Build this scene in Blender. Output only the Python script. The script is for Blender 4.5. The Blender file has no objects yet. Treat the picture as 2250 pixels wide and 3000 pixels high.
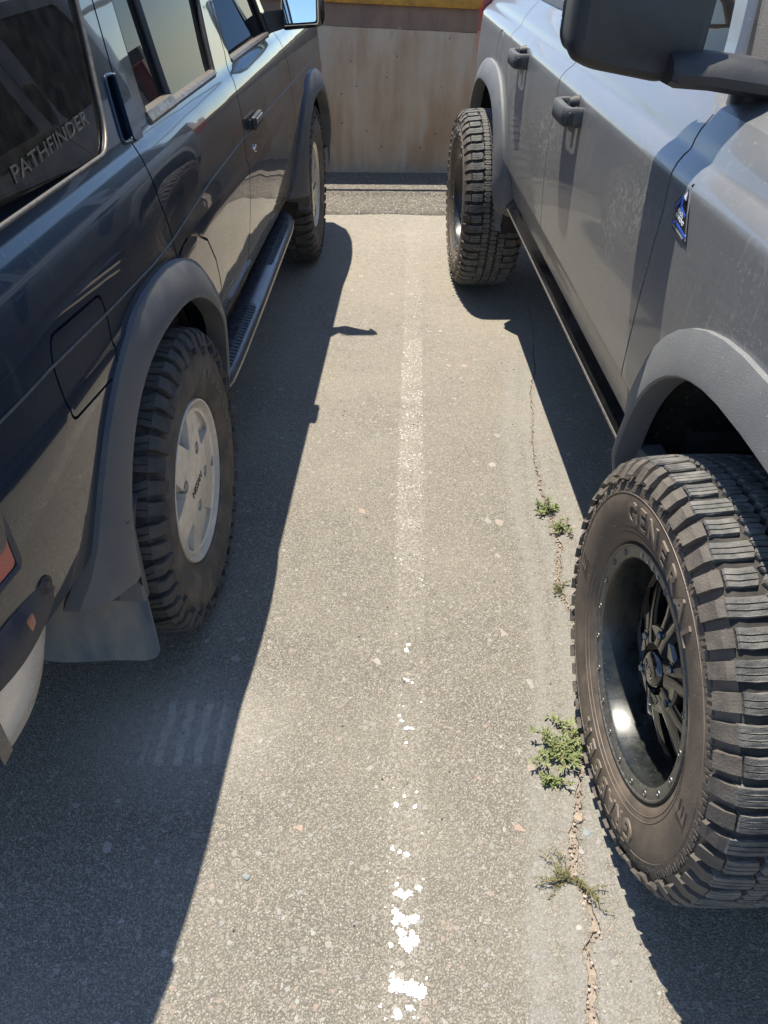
import bpy, bmesh, math, random
import numpy as np
from mathutils import Vector, Matrix, noise as mnoise

# ------------------------------------------------------------------ camera, sky, sun, exposure
SC = bpy.context.scene
COL = SC.collection
cam_d = bpy.data.cameras.new('camera'); cam = bpy.data.objects.new('camera', cam_d); COL.objects.link(cam)
cam_d.sensor_fit = 'VERTICAL'; cam_d.sensor_height = 36; cam_d.sensor_width = 27
cam_d.lens = 2248.3/3000*36
cam_d.clip_end = 2000; cam_d.clip_start = .02
cam.matrix_world = Matrix.Translation((0, 0, 1.501)) @ Matrix.Rotation(math.pi/2-.6637, 4, 'X') @ Matrix.Rotation(.0066, 4, 'Z')
SC.camera = cam
KX, KY = .166, -.26                     # shadow run per metre of drop
sun_dir = Vector((-KX, -KY, 1)).normalized()
elev = math.asin(sun_dir.z)
W = bpy.data.worlds.new("World"); SC.world = W; W.use_nodes = True
nt = W.node_tree
sky = nt.nodes.new('ShaderNodeTexSky'); sky.sky_type = 'NISHITA'; sky.sun_disc = False
sky.sun_elevation = elev; sky.sun_rotation = math.atan2(sun_dir.x, sun_dir.y)
sky.altitude = 1600; sky.dust_density = .3; sky.air_density = 1.0
bg = nt.nodes['Background']; bg.inputs[1].default_value = .130
nt.links.new(sky.outputs[0], bg.inputs[0])
sd = bpy.data.lights.new('sun', 'SUN'); sd.energy = 4.4; sd.angle = math.radians(.53); sd.color = (1, .93, .80)
so = bpy.data.objects.new('sun', sd); COL.objects.link(so)
so.rotation_euler = sun_dir.to_track_quat('Z', 'Y').to_euler(); so.location = (-2, 2, 8)
SC.view_settings.view_transform = 'Standard'; SC.view_settings.look = 'None'
SC.view_settings.gamma = 1; SC.view_settings.use_curve_mapping = False
SC.view_settings.exposure = 1.14
SC.render.engine = 'CYCLES'
SC.cycles.max_bounces = 8; SC.cycles.transparent_max_bounces = 12
RND = random.Random(7)

# ------------------------------------------------------------------ materials
def mat(name, c1, c2=None, rough=.6, rough2=None, metal=0., scale=20., detail=6., coat=0., coat_r=.05, bump=0., bscale=None,
        lo=.35, hi=.65, stretch=(1, 1, 1), spec=.5, speck=None, ior=None):
    """two-tone procedural surface; c2/rough2 blended in by noise; bump from a second noise; speck=(colour, scale, threshold)"""
    m = bpy.data.materials.new(name); m.use_nodes = True
    N = m.node_tree.nodes; L = m.node_tree.links; P = N['Principled BSDF']
    P.inputs['Metallic'].default_value = metal; P.inputs['Roughness'].default_value = rough
    P.inputs['Specular IOR Level'].default_value = spec
    if ior: P.inputs['IOR'].default_value = ior
    P.inputs['Coat Weight'].default_value = coat; P.inputs['Coat Roughness'].default_value = coat_r
    tc = N.new('ShaderNodeTexCoord'); mp = N.new('ShaderNodeMapping'); mp.inputs['Scale'].default_value = stretch
    L.new(tc.outputs['Object'], mp.inputs[0])
    if c2 is None: c2 = tuple(c*.8 for c in c1)
    n = N.new('ShaderNodeTexNoise'); n.inputs['Scale'].default_value = scale; n.inputs['Detail'].default_value = detail
    n.inputs['Roughness'].default_value = .62
    L.new(mp.outputs[0], n.inputs[0])
    r = N.new('ShaderNodeMapRange'); r.inputs[1].default_value = lo; r.inputs[2].default_value = hi
    L.new(n.outputs[0], r.inputs[0])
    mx = N.new('ShaderNodeMix'); mx.data_type = 'RGBA'
    mx.inputs[6].default_value = (*c1, 1); mx.inputs[7].default_value = (*c2, 1)
    L.new(r.outputs[0], mx.inputs[0]); col = mx.outputs[2]
    if speck:
        sc_, thr = speck[1], speck[2]
        v = N.new('ShaderNodeTexVoronoi'); v.inputs['Scale'].default_value = sc_; L.new(tc.outputs['Object'], v.inputs[0])
        sp = N.new('ShaderNodeSeparateColor'); L.new(v.outputs['Color'], sp.inputs[0])
        a = N.new('ShaderNodeMath'); a.operation = 'GREATER_THAN'; a.inputs[1].default_value = thr; L.new(sp.outputs[0], a.inputs[0])
        b = N.new('ShaderNodeMath'); b.operation = 'LESS_THAN'; b.inputs[1].default_value = .28; L.new(v.outputs['Distance'], b.inputs[0])
        c = N.new('ShaderNodeMath'); c.operation = 'MULTIPLY'; L.new(a.outputs[0], c.inputs[0]); L.new(b.outputs[0], c.inputs[1])
        m2 = N.new('ShaderNodeMix'); m2.data_type = 'RGBA'; L.new(c.outputs[0], m2.inputs[0]); L.new(col, m2.inputs[6])
        m2.inputs[7].default_value = (*speck[0], 1); col = m2.outputs[2]
    L.new(col, P.inputs['Base Color'])
    if rough2 is not None:
        rr = N.new('ShaderNodeMapRange'); rr.inputs[1].default_value = 0; rr.inputs[2].default_value = 1
        rr.inputs[3].default_value = rough; rr.inputs[4].default_value = rough2
        L.new(r.outputs[0], rr.inputs[0]); L.new(rr.outputs[0], P.inputs['Roughness'])
    if bump:
        n2 = N.new('ShaderNodeTexNoise'); n2.inputs['Scale'].default_value = bscale or scale*3; n2.inputs['Detail'].default_value = 4
        L.new(tc.outputs['Object'], n2.inputs[0])
        bp = N.new('ShaderNodeBump'); bp.inputs['Strength'].default_value = bump; bp.inputs['Distance'].default_value = .003
        L.new(n2.outputs[0], bp.inputs['Height']); L.new(bp.outputs[0], P.inputs['Normal'])
        if coat and bump < .2: L.new(bp.outputs[0], P.inputs['Coat Normal'])
    return m

def car_paint(name, base, metal, rough, dust, dust_lo, dust_hi, dmax, spots=.0, coat=1.0, coat_r=.03, wave=.04, spec=.5, grime=0.):
    """clear-coated paint with a film of road dust, thicker low on the panels, wiped streaks and water spots"""
    m = bpy.data.materials.new(name); m.use_nodes = True
    N = m.node_tree.nodes; L = m.node_tree.links; P = N['Principled BSDF']
    P.inputs['Base Color'].default_value = (*base, 1); P.inputs['Metallic'].default_value = metal
    P.inputs['Specular IOR Level'].default_value = spec; P.inputs['Roughness'].default_value = rough; P.inputs['Coat Weight'].default_value = coat; P.inputs['Coat Roughness'].default_value = coat_r
    tc = N.new('ShaderNodeTexCoord')
    # gentle waviness of old pressed panels
    nw = N.new('ShaderNodeTexNoise'); nw.inputs['Scale'].default_value = 3.5; nw.inputs['Detail'].default_value = 1.5
    L.new(tc.outputs['Object'], nw.inputs[0])
    bw = N.new('ShaderNodeBump'); bw.inputs['Strength'].default_value = wave; bw.inputs['Distance'].default_value = .02
    L.new(nw.outputs[0], bw.inputs['Height'])
    bf = N.new('ShaderNodeBump'); bf.inputs['Strength'].default_value = .05; bf.inputs['Distance'].default_value = .001
    nf = N.new('ShaderNodeTexNoise'); nf.inputs['Scale'].default_value = 260; nf.inputs['Detail'].default_value = 2
    L.new(tc.outputs['Object'], nf.inputs[0]); L.new(nf.outputs[0], bf.inputs['Height']); L.new(bw.outputs[0], bf.inputs['Normal'])
    L.new(bf.outputs[0], P.inputs['Normal']); L.new(bw.outputs[0], P.inputs['Coat Normal'])
    D = N.new('ShaderNodeBsdfPrincipled'); D.inputs['Roughness'].default_value = .85; D.inputs['Specular IOR Level'].default_value = .2
    D.inputs['Base Color'].default_value = (*dust, 1)
    n1 = N.new('ShaderNodeTexNoise'); n1.inputs['Scale'].default_value = 4; n1.inputs['Detail'].default_value = 9; n1.inputs['Roughness'].default_value = .66
    L.new(tc.outputs['Object'], n1.inputs[0])
    sx = N.new('ShaderNodeSeparateXYZ'); L.new(tc.outputs['Object'], sx.inputs[0])
    mz = N.new('ShaderNodeMapRange'); mz.inputs[1].default_value = 1.15; mz.inputs[2].default_value = .5; mz.inputs[3].default_value = dust_lo; mz.inputs[4].default_value = dust_hi
    L.new(sx.outputs[2], mz.inputs[0])
    mu = N.new('ShaderNodeMath'); mu.operation = 'MULTIPLY'; L.new(mz.outputs[0], mu.inputs[0])
    mr = N.new('ShaderNodeMapRange'); mr.inputs[1].default_value = .3; mr.inputs[2].default_value = .7; mr.inputs[3].default_value = .45; mr.inputs[4].default_value = 1.3
    L.new(n1.outputs[0], mr.inputs[0]); L.new(mr.outputs[0], mu.inputs[1])
    # fine streaks
    mp = N.new('ShaderNodeMapping'); mp.inputs['Scale'].default_value = (60, 90, 5); mp.inputs['Rotation'].default_value = (.25, 0, 0)
    L.new(tc.outputs['Object'], mp.inputs[0])
    n3 = N.new('ShaderNodeTexNoise'); n3.inputs['Scale'].default_value = 1.; n3.inputs['Detail'].default_value = 3; L.new(mp.outputs[0], n3.inputs[0])
    m3 = N.new('ShaderNodeMapRange'); m3.inputs[1].default_value = .62; m3.inputs[2].default_value = .8; m3.inputs[3].default_value = 0; m3.inputs[4].default_value = dmax*.33
    L.new(n3.outputs[0], m3.inputs[0])
    ad = N.new('ShaderNodeMath'); ad.operation = 'ADD'; L.new(mu.outputs[0], ad.inputs[0]); L.new(m3.outputs[0], ad.inputs[1])
    out = ad.outputs[0]
    if grime:   # splashed and half-wiped dirt, mostly on the doors
        ng = N.new('ShaderNodeTexNoise'); ng.inputs['Scale'].default_value = 95; ng.inputs['Detail'].default_value = 5; ng.inputs['Roughness'].default_value = .7; L.new(tc.outputs['Object'], ng.inputs[0])
        rg = N.new('ShaderNodeMapRange'); rg.inputs[1].default_value = .50; rg.inputs[2].default_value = .66; rg.inputs[4].default_value = grime; L.new(ng.outputs[0], rg.inputs[0])
        nb = N.new('ShaderNodeTexNoise'); nb.inputs['Scale'].default_value = 2.6; nb.inputs['Detail'].default_value = 3; L.new(tc.outputs['Object'], nb.inputs[0])
        rb_ = N.new('ShaderNodeMapRange'); rb_.inputs[1].default_value = .42; rb_.inputs[2].default_value = .58; rb_.inputs[3].default_value = .15; L.new(nb.outputs[0], rb_.inputs[0])
        zz = N.new('ShaderNodeMapRange'); zz.inputs[1].default_value = 1.16; zz.inputs[2].default_value = 1.0; L.new(sx.outputs[2], zz.inputs[0])
        g1 = N.new('ShaderNodeMath'); g1.operation = 'MULTIPLY'; L.new(rg.outputs[0], g1.inputs[0]); L.new(rb_.outputs[0], g1.inputs[1])
        g2 = N.new('ShaderNodeMath'); g2.operation = 'MULTIPLY_ADD'; L.new(g1.outputs[0], g2.inputs[0]); L.new(zz.outputs[0], g2.inputs[1]); L.new(out, g2.inputs[2]); out = g2.outputs[0]
    if spots:
        v = N.new('ShaderNodeTexVoronoi'); v.inputs['Scale'].default_value = 150; L.new(tc.outputs['Object'], v.inputs[0])
        sc_ = N.new('ShaderNodeSeparateColor'); L.new(v.outputs['Color'], sc_.inputs[0])
        r1 = N.new('ShaderNodeMath'); r1.operation = 'MULTIPLY'; r1.inputs[1].default_value = .22; L.new(sc_.outputs[1], r1.inputs[0])
        lt = N.new('ShaderNodeMath'); lt.operation = 'LESS_THAN'; L.new(v.outputs['Distance'], lt.inputs[0]); L.new(r1.outputs[0], lt.inputs[1])
        gt = N.new('ShaderNodeMath'); gt.operation = 'GREATER_THAN'; gt.inputs[1].default_value = .78; L.new(sc_.outputs[0], gt.inputs[0])
        q = N.new('ShaderNodeMath'); q.operation = 'MULTIPLY'; L.new(lt.outputs[0], q.inputs[0]); L.new(gt.outputs[0], q.inputs[1])
        q2 = N.new('ShaderNodeMath'); q2.operation = 'MULTIPLY'; q2.inputs[1].default_value = spots; L.new(q.outputs[0], q2.inputs[0])
        a2 = N.new('ShaderNodeMath'); a2.operation = 'ADD'; L.new(out, a2.inputs[0]); L.new(q2.outputs[0], a2.inputs[1]); out = a2.outputs[0]
    cl = N.new('ShaderNodeClamp'); cl.inputs[2].default_value = dmax; L.new(out, cl.inputs[0])
    mix = N.new('ShaderNodeMixShader'); L.new(cl.outputs[0], mix.inputs[0]); L.new(P.outputs[0], mix.inputs[1]); L.new(D.outputs[0], mix.inputs[2])
    L.new(mix.outputs[0], N['Material Output'].inputs[0])
    return m

def glass(name, tint, base=(.01, .012, .014), see=.6, dust=.05):
    m = bpy.data.materials.new(name); m.use_nodes = True
    N = m.node_tree.nodes; L = m.node_tree.links; P = N['Principled BSDF']
    P.inputs['Base Color'].default_value = (*base, 1); P.inputs['Roughness'].default_value = .3; P.inputs['Specular IOR Level'].default_value = .0
    T = N.new('ShaderNodeBsdfTransparent'); T.inputs[0].default_value = (*tint, 1)
    G = N.new('ShaderNodeBsdfGlossy'); G.inputs['Roughness'].default_value = .01
    fr = N.new('ShaderNodeFresnel'); fr.inputs[0].default_value = 1.26
    a = N.new('ShaderNodeMixShader'); a.inputs[0].default_value = see; L.new(P.outputs[0], a.inputs[1]); L.new(T.outputs[0], a.inputs[2])
    b = N.new('ShaderNodeMixShader'); L.new(fr.outputs[0], b.inputs[0]); L.new(a.outputs[0], b.inputs[1]); L.new(G.outputs[0], b.inputs[2])
    tc = N.new('ShaderNodeTexCoord'); n = N.new('ShaderNodeTexNoise'); n.inputs['Scale'].default_value = 30; n.inputs['Detail'].default_value = 8
    L.new(tc.outputs['Object'], n.inputs[0])
    r = N.new('ShaderNodeMapRange'); r.inputs[1].default_value = .35; r.inputs[2].default_value = .75; r.inputs[3].default_value = dust*.3; r.inputs[4].default_value = dust*1.6
    L.new(n.outputs[0], r.inputs[0])
    D = N.new('ShaderNodeBsdfDiffuse'); D.inputs[0].default_value = (.3, .26, .2, 1)
    c = N.new('ShaderNodeMixShader'); L.new(r.outputs[0], c.inputs[0]); L.new(b.outputs[0], c.inputs[1]); L.new(D.outputs[0], c.inputs[2])
    L.new(c.outputs[0], N['Material Output'].inputs[0])
    return m

M = {}
M['navy'] = car_paint('dark_navy_paint', (.003, .012, .026), .0, .35, (.20, .165, .12), .004, .055, .30, spots=.15, coat_r=.022, wave=.12, spec=.12, grime=.05)
M['slate'] = car_paint('slate_grey_paint', (.168, .177, .190), .45, .38, (.36, .33, .285), .04, .30, .70, spots=.9, coat=.45, coat_r=.07, wave=.05, grime=.75)
M['slate_far'] = M['slate']
M['flareL'] = mat('dusty_flare_plastic', (.075, .085, .10), (.12, .115, .105), rough=.34, rough2=.6, scale=9, bump=.15, bscale=300)
M['flareR'] = mat('grey_flare_plastic', (.125, .13, .135), (.16, .16, .157), rough=.55, rough2=.7, scale=7, bump=.3, bscale=420, speck=((.35, .35, .35), 300, .985))
M['handleR'] = mat('dark_grey_handle', (.040, .042, .045), (.085, .083, .078), rough=.5, rough2=.7, scale=60, bump=.2, bscale=400)
M['black_plastic'] = mat('black_plastic', (.018, .018, .019), (.035, .034, .033), rough=.45, rough2=.62, scale=14, bump=.25, bscale=500)
M['gloss_black'] = mat('gloss_black', (.006, .006, .007), (.012, .012, .013), rough=.08, rough2=.16, scale=30, coat=1)
M['liner'] = mat('wheel_well_liner', (.010, .010, .010), (.035, .028, .022), rough=.85, scale=26, bump=.6, bscale=90, speck=((.12, .10, .08), 110, .9))
M['lipR'] = mat('gunmetal_lip', (.055, .056, .055), (.12, .115, .105), rough=.3, rough2=.5, metal=.3, scale=120, bump=.15, bscale=500)
M['barrel'] = mat('dark_barrel', (.008, .010, .010), (.016, .018, .017), rough=.26, rough2=.38, metal=.0, scale=60, spec=.6, speck=((.10, .10, .095), 260, .95))
M['chrome'] = mat('chrome', (.75, .75, .76), (.6, .6, .6), rough=.12, rough2=.2, metal=1, scale=40)
M['bumper'] = mat('worn_bumper_chrome', (.78, .71, .61), (.66, .59, .49), rough=.22, rough2=.45, metal=.2, scale=12, bump=.05, bscale=200)
M['tan_metal'] = mat('faded_window_trim', (.22, .19, .155), (.12, .105, .085), rough=.3, rough2=.5, metal=.5, scale=60)
M['alloy'] = mat('aged_alloy', (.60, .555, .48), (.50, .46, .39), rough=.32, rough2=.48, metal=.20, scale=40, coat=.3, bump=.04, bscale=400)
M['rubL'] = mat('worn_rubber_dusty', (.034, .034, .036), (.085, .074, .06), rough=.75, rough2=.9, scale=24, bump=.5, bscale=300)
M['sideL'] = mat('sidewall_dusty', (.052, .047, .042), (.12, .10, .08), rough=.8, rough2=.9, scale=15, bump=.4, bscale=200, lo=.4, hi=.62)
M['rubR'] = mat('tread_rubber', (.062, .062, .060), (.155, .148, .135), rough=.7, rough2=.85, scale=34, bump=.5, bscale=420)
M['buttR'] = mat('shoulder_rubber', (.058, .050, .043), (.115, .098, .08), rough=.7, rough2=.85, scale=30, bump=.4, bscale=300)
M['grooveR'] = mat('tread_groove', (.018, .017, .016), (.05, .045, .038), rough=.9, scale=30)
M['sideR'] = mat('sidewall_brown', (.070, .056, .046), (.145, .112, .085), rough=.55, rough2=.8, scale=13, detail=9, lo=.38, hi=.66, bump=.25, bscale=260)
M['letter'] = mat('sidewall_letter', (.12, .095, .075), (.16, .128, .10), rough=.6, scale=30)
M['flap'] = mat('mud_flap_rubber', (.065, .085, .11), (.19, .175, .145), rough=.5, rough2=.75, scale=10, bump=.3, bscale=120, stretch=(1, 1, .35))
M['capblk'] = mat('faded_black_cap', (.03, .03, .042), (.08, .068, .06), rough=.5, rough2=.75, scale=18, bump=.3, bscale=150)
M['red'] = mat('red_lens', (.42, .02, .015), (.30, .015, .012), rough=.15, scale=30, coat=1)
M['orange'] = mat('orange_lens', (.45, .16, .08), (.35, .13, .07), rough=.3, scale=30)
M['white'] = mat('white_plastic', (.7, .68, .64), rough=.4, scale=30)
M['dark_int'] = mat('dark_interior', (.022, .024, .026), (.045, .043, .04), rough=.8, scale=20, bump=.2)
M['seat'] = mat('grey_seat_cloth', (.10, .11, .11), (.16, .155, .14), rough=.9, scale=40, bump=.4)
M['glassL'] = glass('side_glass', (.10, .13, .14), see=.22, dust=.025)
M['glassQ'] = glass('tinted_glass', (.10, .09, .08), base=(.008, .007, .006), see=.55, dust=.05)
M['glassR'] = glass('windshield_glass', (.72, .8, .84), see=.85, dust=.05)
M['mirror'] = mat('mirror_glass', (.42, .52, .62), (.40, .50, .60), rough=.0, rough2=.02, metal=1, scale=5)
M['decal'] = mat('faded_gold_decal', (.085, .07, .045), (.035, .03, .022), rough=.5, scale=80)
M['letter_dark'] = mat('dark_lettering', (.03, .03, .032), rough=.5, scale=30)
M['b_blue'] = mat('badge_blue', (.02, .09, .45), (.02, .12, .6), rough=.2, scale=30, coat=1)
M['b_black'] = mat('badge_black', (.006, .006, .009), rough=.2, scale=30, coat=1)
M['b_grey'] = mat('badge_silver', (.35, .36, .38), rough=.3, scale=30, metal=.4)
M['b_white'] = mat('badge_white', (.8, .82, .84), rough=.3, scale=30)
M['steel'] = mat('zinc_steel', (.4, .38, .35), (.3, .27, .23), rough=.4, metal=.8, scale=50)
M['brake'] = mat('brake_rust', (.10, .075, .055), (.05, .04, .035), rough=.8, scale=50, bump=.3)
M['step'] = mat('worn_step_tube', (.035, .042, .055), (.06, .062, .068), rough=.25, rough2=.4, scale=16, coat=.4, coat_r=.1)
M['pad'] = mat('step_pad_rubber', (.03, .036, .048), (.055, .058, .064), rough=.5, scale=40, bump=.2)

# ------------------------------------------------------------------ mesh helpers
class MB:
    def __init__(s): s.v = []; s.f = []; s.m = []
    def add(s, vs, fs, mi=0):
        o = len(s.v); s.v += [tuple(p) for p in vs]; s.f += [tuple(i+o for i in f) for f in fs]; s.m += [mi]*len(fs); return s
    def box(s, c, d, rx=0, ry=0, rz=0, mi=0, bev=0):
        R = Matrix.Rotation(rz, 3, 'Z') @ Matrix.Rotation(ry, 3, 'Y') @ Matrix.Rotation(rx, 3, 'X'); C = Vector(c)
        x, y, z = d[0]/2, d[1]/2, d[2]/2
        if not bev:
            vs = [C+R @ Vector((a*x, b*y, e*z)) for e in (-1, 1) for b in (-1, 1) for a in (-1, 1)]
            return s.add(vs, [(0, 2, 3, 1), (4, 5, 7, 6), (0, 1, 5, 4), (2, 6, 7, 3), (0, 4, 6, 2), (1, 3, 7, 5)], mi)
        b = min(bev, x*.95, y*.95, z*.95); rings = []
        for zz, ins in ((-z, b), (-z+b*.3, b*.3), (-z+b, 0), (z-b, 0), (z-b*.3, b*.3), (z, b)):
            ring = []
            for cx, cy, a0 in ((1, 1, 0), (-1, 1, 90), (-1, -1, 180), (1, -1, 270)):
                for k in range(4):
                    a = math.radians(a0+30*k); rr = b
                    ring.append(C+R @ Vector((cx*(x-b)+math.cos(a)*max(rr-ins, 0.0002), cy*(y-b)+math.sin(a)*max(rr-ins, .0002), zz)))
            rings.append(ring)
        return s.loft(rings, True, True, mi)
    def loft(s, rings, closed=True, cap=True, mi=0):
        n = len(rings[0]); vs = [p for r in rings for p in r]; fs = []
        for i in range(len(rings)-1):
            for j in range(n if closed else n-1):
                a, b = i*n+j, i*n+(j+1) % n
                fs.append((a, b, b+n, a+n))
        if cap and closed:
            fs.append(tuple(range(n))[::-1]); fs.append(tuple((len(rings)-1)*n+j for j in range(n)))
        return s.add(vs, fs, mi)
    def tube(s, path, r, n=8, mi=0, closed=False):
        path = [Vector(p) for p in path]; rings = []; N = len(path); up = None
        for i, p in enumerate(path):
            t = (path[(i+1) % N]-path[i-1]) if closed else (path[min(i+1, N-1)]-path[max(i-1, 0)])
            t.normalize()
            if up is None:
                up = Vector((0, 0, 1)) if abs(t.z) < .9 else Vector((1, 0, 0))
            u = (up-t*up.dot(t)).normalized(); w = t.cross(u); up = u
            rr = r[i] if isinstance(r, (list, tuple)) else r
            rings.append([p+u*math.cos(2*math.pi*k/n)*rr+w*math.sin(2*math.pi*k/n)*rr for k in range(n)])
        if closed: rings.append(rings[0])
        return s.loft(rings, True, not closed, mi)
    def prism(s, poly, o0, o1, mi=0):
        """polygon in (s,z), extruded along o; o0/o1 numbers or functions of (s,z)"""
        f0 = o0 if callable(o0) else (lambda a, b: o0); f1 = o1 if callable(o1) else (lambda a, b: o1)
        n = len(poly); vs = [(f0(a, b), a, b) for a, b in poly]+[(f1(a, b), a, b) for a, b in poly]
        fs = [tuple(range(n))[::-1], tuple(range(n, 2*n))]+[(i, (i+1) % n, (i+1) % n+n, i+n) for i in range(n)]
        return s.add(vs, fs, mi)
    def lathe(s, prof, n=96, c=(0, 0), mi=0, closed=False):
        """(o, r) profile turned about the axle at (s,z)=c"""
        vs = []; k = len(prof); fs = []
        for i in range(n):
            a = 2*math.pi*i/n
            for o, r in prof: vs.append((o, c[0]+r*math.cos(a), c[1]+r*math.sin(a)))
        for i in range(n):
            i2 = (i+1) % n
            for j in range(k if closed else k-1):
                j2 = (j+1) % k; fs.append((i*k+j, i*k+j2, i2*k+j2, i2*k+j))
        return s.add(vs, fs, mi)

def make(name, mb, mats, parent=None, sg=1, smooth=35, loc=None, recalc=True):
    me = bpy.data.meshes.new(name)
    me.from_pydata([(p[0]*sg, p[1], p[2]) for p in mb.v], [], mb.f)
    if not isinstance(mats, (list, tuple)): mats = [mats]
    for m in mats: me.materials.append(m)
    me.polygons.foreach_set('material_index', mb.m)
    if recalc:
        bm = bmesh.new(); bm.from_mesh(me); bmesh.ops.recalc_face_normals(bm, faces=bm.faces); bm.to_mesh(me); bm.free()
    if smooth:
        me.shade_smooth()
        if smooth < 180: me.set_sharp_from_angle(angle=math.radians(smooth))
    me.update()
    o = bpy.data.objects.new(name, me); COL.objects.link(o)
    if parent: o.parent = parent
    if loc: o.location = loc
    return o

def tag(o, label=None, cat=None, group=None, kind=None):
    if label: o['label'] = label
    if cat: o['category'] = cat
    if group: o['group'] = group
    if kind: o['kind'] = kind
    return o

def empty(name, loc, rz=0):
    o = bpy.data.objects.new(name, None); COL.objects.link(o); o.location = loc; o.rotation_euler = (0, 0, rz); o.empty_display_size = .2
    return o

_tcache = {}
def text_geo(txt, size, ext, bold=0., shear=0.):
    key = (txt, size, ext, bold, shear)
    if key in _tcache: return _tcache[key]
    cu = bpy.data.curves.new('t', 'FONT'); cu.body = txt; cu.size = size; cu.extrude = ext; cu.align_x = 'CENTER'; cu.offset = bold; cu.shear = shear
    cu.resolution_u = 3
    ob = bpy.data.objects.new('t', cu); COL.objects.link(ob)
    dg = bpy.context.evaluated_depsgraph_get(); dg.update()
    me = bpy.data.meshes.new_from_object(ob.evaluated_get(dg))
    vs = [tuple(v.co) for v in me.vertices]; fs = [tuple(p.vertices) for p in me.polygons]
    bpy.data.objects.remove(ob); bpy.data.curves.remove(cu); bpy.data.meshes.remove(me)
    if vs:
        ys = [v[1] for v in vs]; cy = (min(ys)+max(ys))/2; vs = [(x, y-cy, z) for x, y, z in vs]
    _tcache[key] = (vs, fs); return vs, fs

def arc_text(mb, txt, r, angs, size, ext, osurf, k, c, bold=.0, sx=1., mi=0):
    """letters one by one round the wheel; angs = screen angle (deg, ccw) of each letter; k=+1 if +s is to the viewer's right"""
    for ch, al in zip(txt, angs):
        vs, fs = text_geo(ch, size, ext, bold)
        a = math.radians(al); er = (math.cos(a), math.sin(a)); et = (math.sin(a), -math.cos(a)); out = []
        for x, y, z in vs:
            X = er[0]*(r+y)+et[0]*x*sx; Z = er[1]*(r+y)+et[1]*x*sx
            out.append((osurf(math.hypot(X, Z))+z, c[0]+k*X, c[1]+Z))
        mb.add(out, fs, mi)

def pch(tab, x):
    xs, ys = tab; n = len(xs)
    if 'm' not in _pm.setdefault(id(tab), {}):
        h = [xs[i+1]-xs[i] for i in range(n-1)]; d = [(ys[i+1]-ys[i])/h[i] for i in range(n-1)]
        m = [d[0]]+[0 if d[i-1]*d[i] <= 0 else 2*d[i-1]*d[i]/(d[i-1]+d[i]) for i in range(1, n-1)]+[d[-1]]
        _pm[id(tab)].update(h=h, m=m)
    h, m = _pm[id(tab)]['h'], _pm[id(tab)]['m']
    if x <= xs[0]: return ys[0]+m[0]*(x-xs[0])
    if x >= xs[-1]: return ys[-1]+m[-1]*(x-xs[-1])
    i = 0
    while x > xs[i+1]: i += 1
    t = (x-xs[i])/h[i]
    return (2*t**3-3*t*t+1)*ys[i]+(t**3-2*t*t+t)*h[i]*m[i]+(3*t*t-2*t**3)*ys[i+1]+(t**3-t*t)*h[i]*m[i+1]
_pm = {}
PL = ([.44, .50, .60, .75, .865, .875, .98, 1.05, 1.09, 1.12, 1.14, 1.40, 1.60, 1.68], [-.10, -.07, -.045, -.025, -.018, -.022, -.028, -.040, -.055, -.075, -.082, -.145, -.20, -.25])
PR = ([.50, .60, .655, .663, .68, .9, 1.08, 1.112, 1.140, 1.148, 1.17, 1.25, 1.30, 1.70, 1.80], [-.135, -.115, -.104, -.090, -.083, -.073, -.083, -.087, -.112, -.124, -.135, -.205, -.225, -.30, -.33])
def FL(s, z):
    o = pch(PL, z)+.012*s
    if s < -.45: o -= .22*(s+.45)**2
    if s > 3.0: o -= .5*(s-3.0)**2
    return o
def FR(s, z):
    o = pch(PR, z)-.015*s
    if s < -.6: o -= .8*(s+.6)**2
    if s > 3.5: o -= .8*(s-3.5)**2
    return o

def slab(F, s0, s1, z0, z1, ds, dz, thick, extra=()):
    """closed body-side panel: outer skin follows F(s,z)"""
    S = list(np.linspace(s0, s1, int((s1-s0)/ds)+1)); Z = list(np.linspace(z0, z1, int((z1-z0)/dz)+1))
    Z = sorted([z for z in Z if all(abs(z-e) > dz*.35 for e in extra)]+[e for e in extra if z0 < e < z1])
    ns, nz = len(S), len(Z); vs = []; fs = []
    for s in S:
        for z in Z: vs.append((F(s, z), s, z))
    off = len(vs)
    for s in S:
        for z in Z: vs.append((F(s, z)-thick, s, z))
    I = lambda i, j: i*nz+j
    for i in range(ns-1):
        for j in range(nz-1):
            fs.append((I(i, j), I(i+1, j), I(i+1, j+1), I(i, j+1)))
            fs.append((off+I(i, j), off+I(i, j+1), off+I(i+1, j+1), off+I(i+1, j)))
    for i in range(ns-1):
        fs.append((I(i, 0), off+I(i, 0), off+I(i+1, 0), I(i+1, 0)))
        fs.append((I(i, nz-1), I(i+1, nz-1), off+I(i+1, nz-1), off+I(i, nz-1)))
    for j in range(nz-1):
        fs.append((I(0, j), I(0, j+1), off+I(0, j+1), off+I(0, j)))
        fs.append((I(ns-1, j), off+I(ns-1, j), off+I(ns-1, j+1), I(ns-1, j+1)))
    return MB().add(vs, fs)

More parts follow.
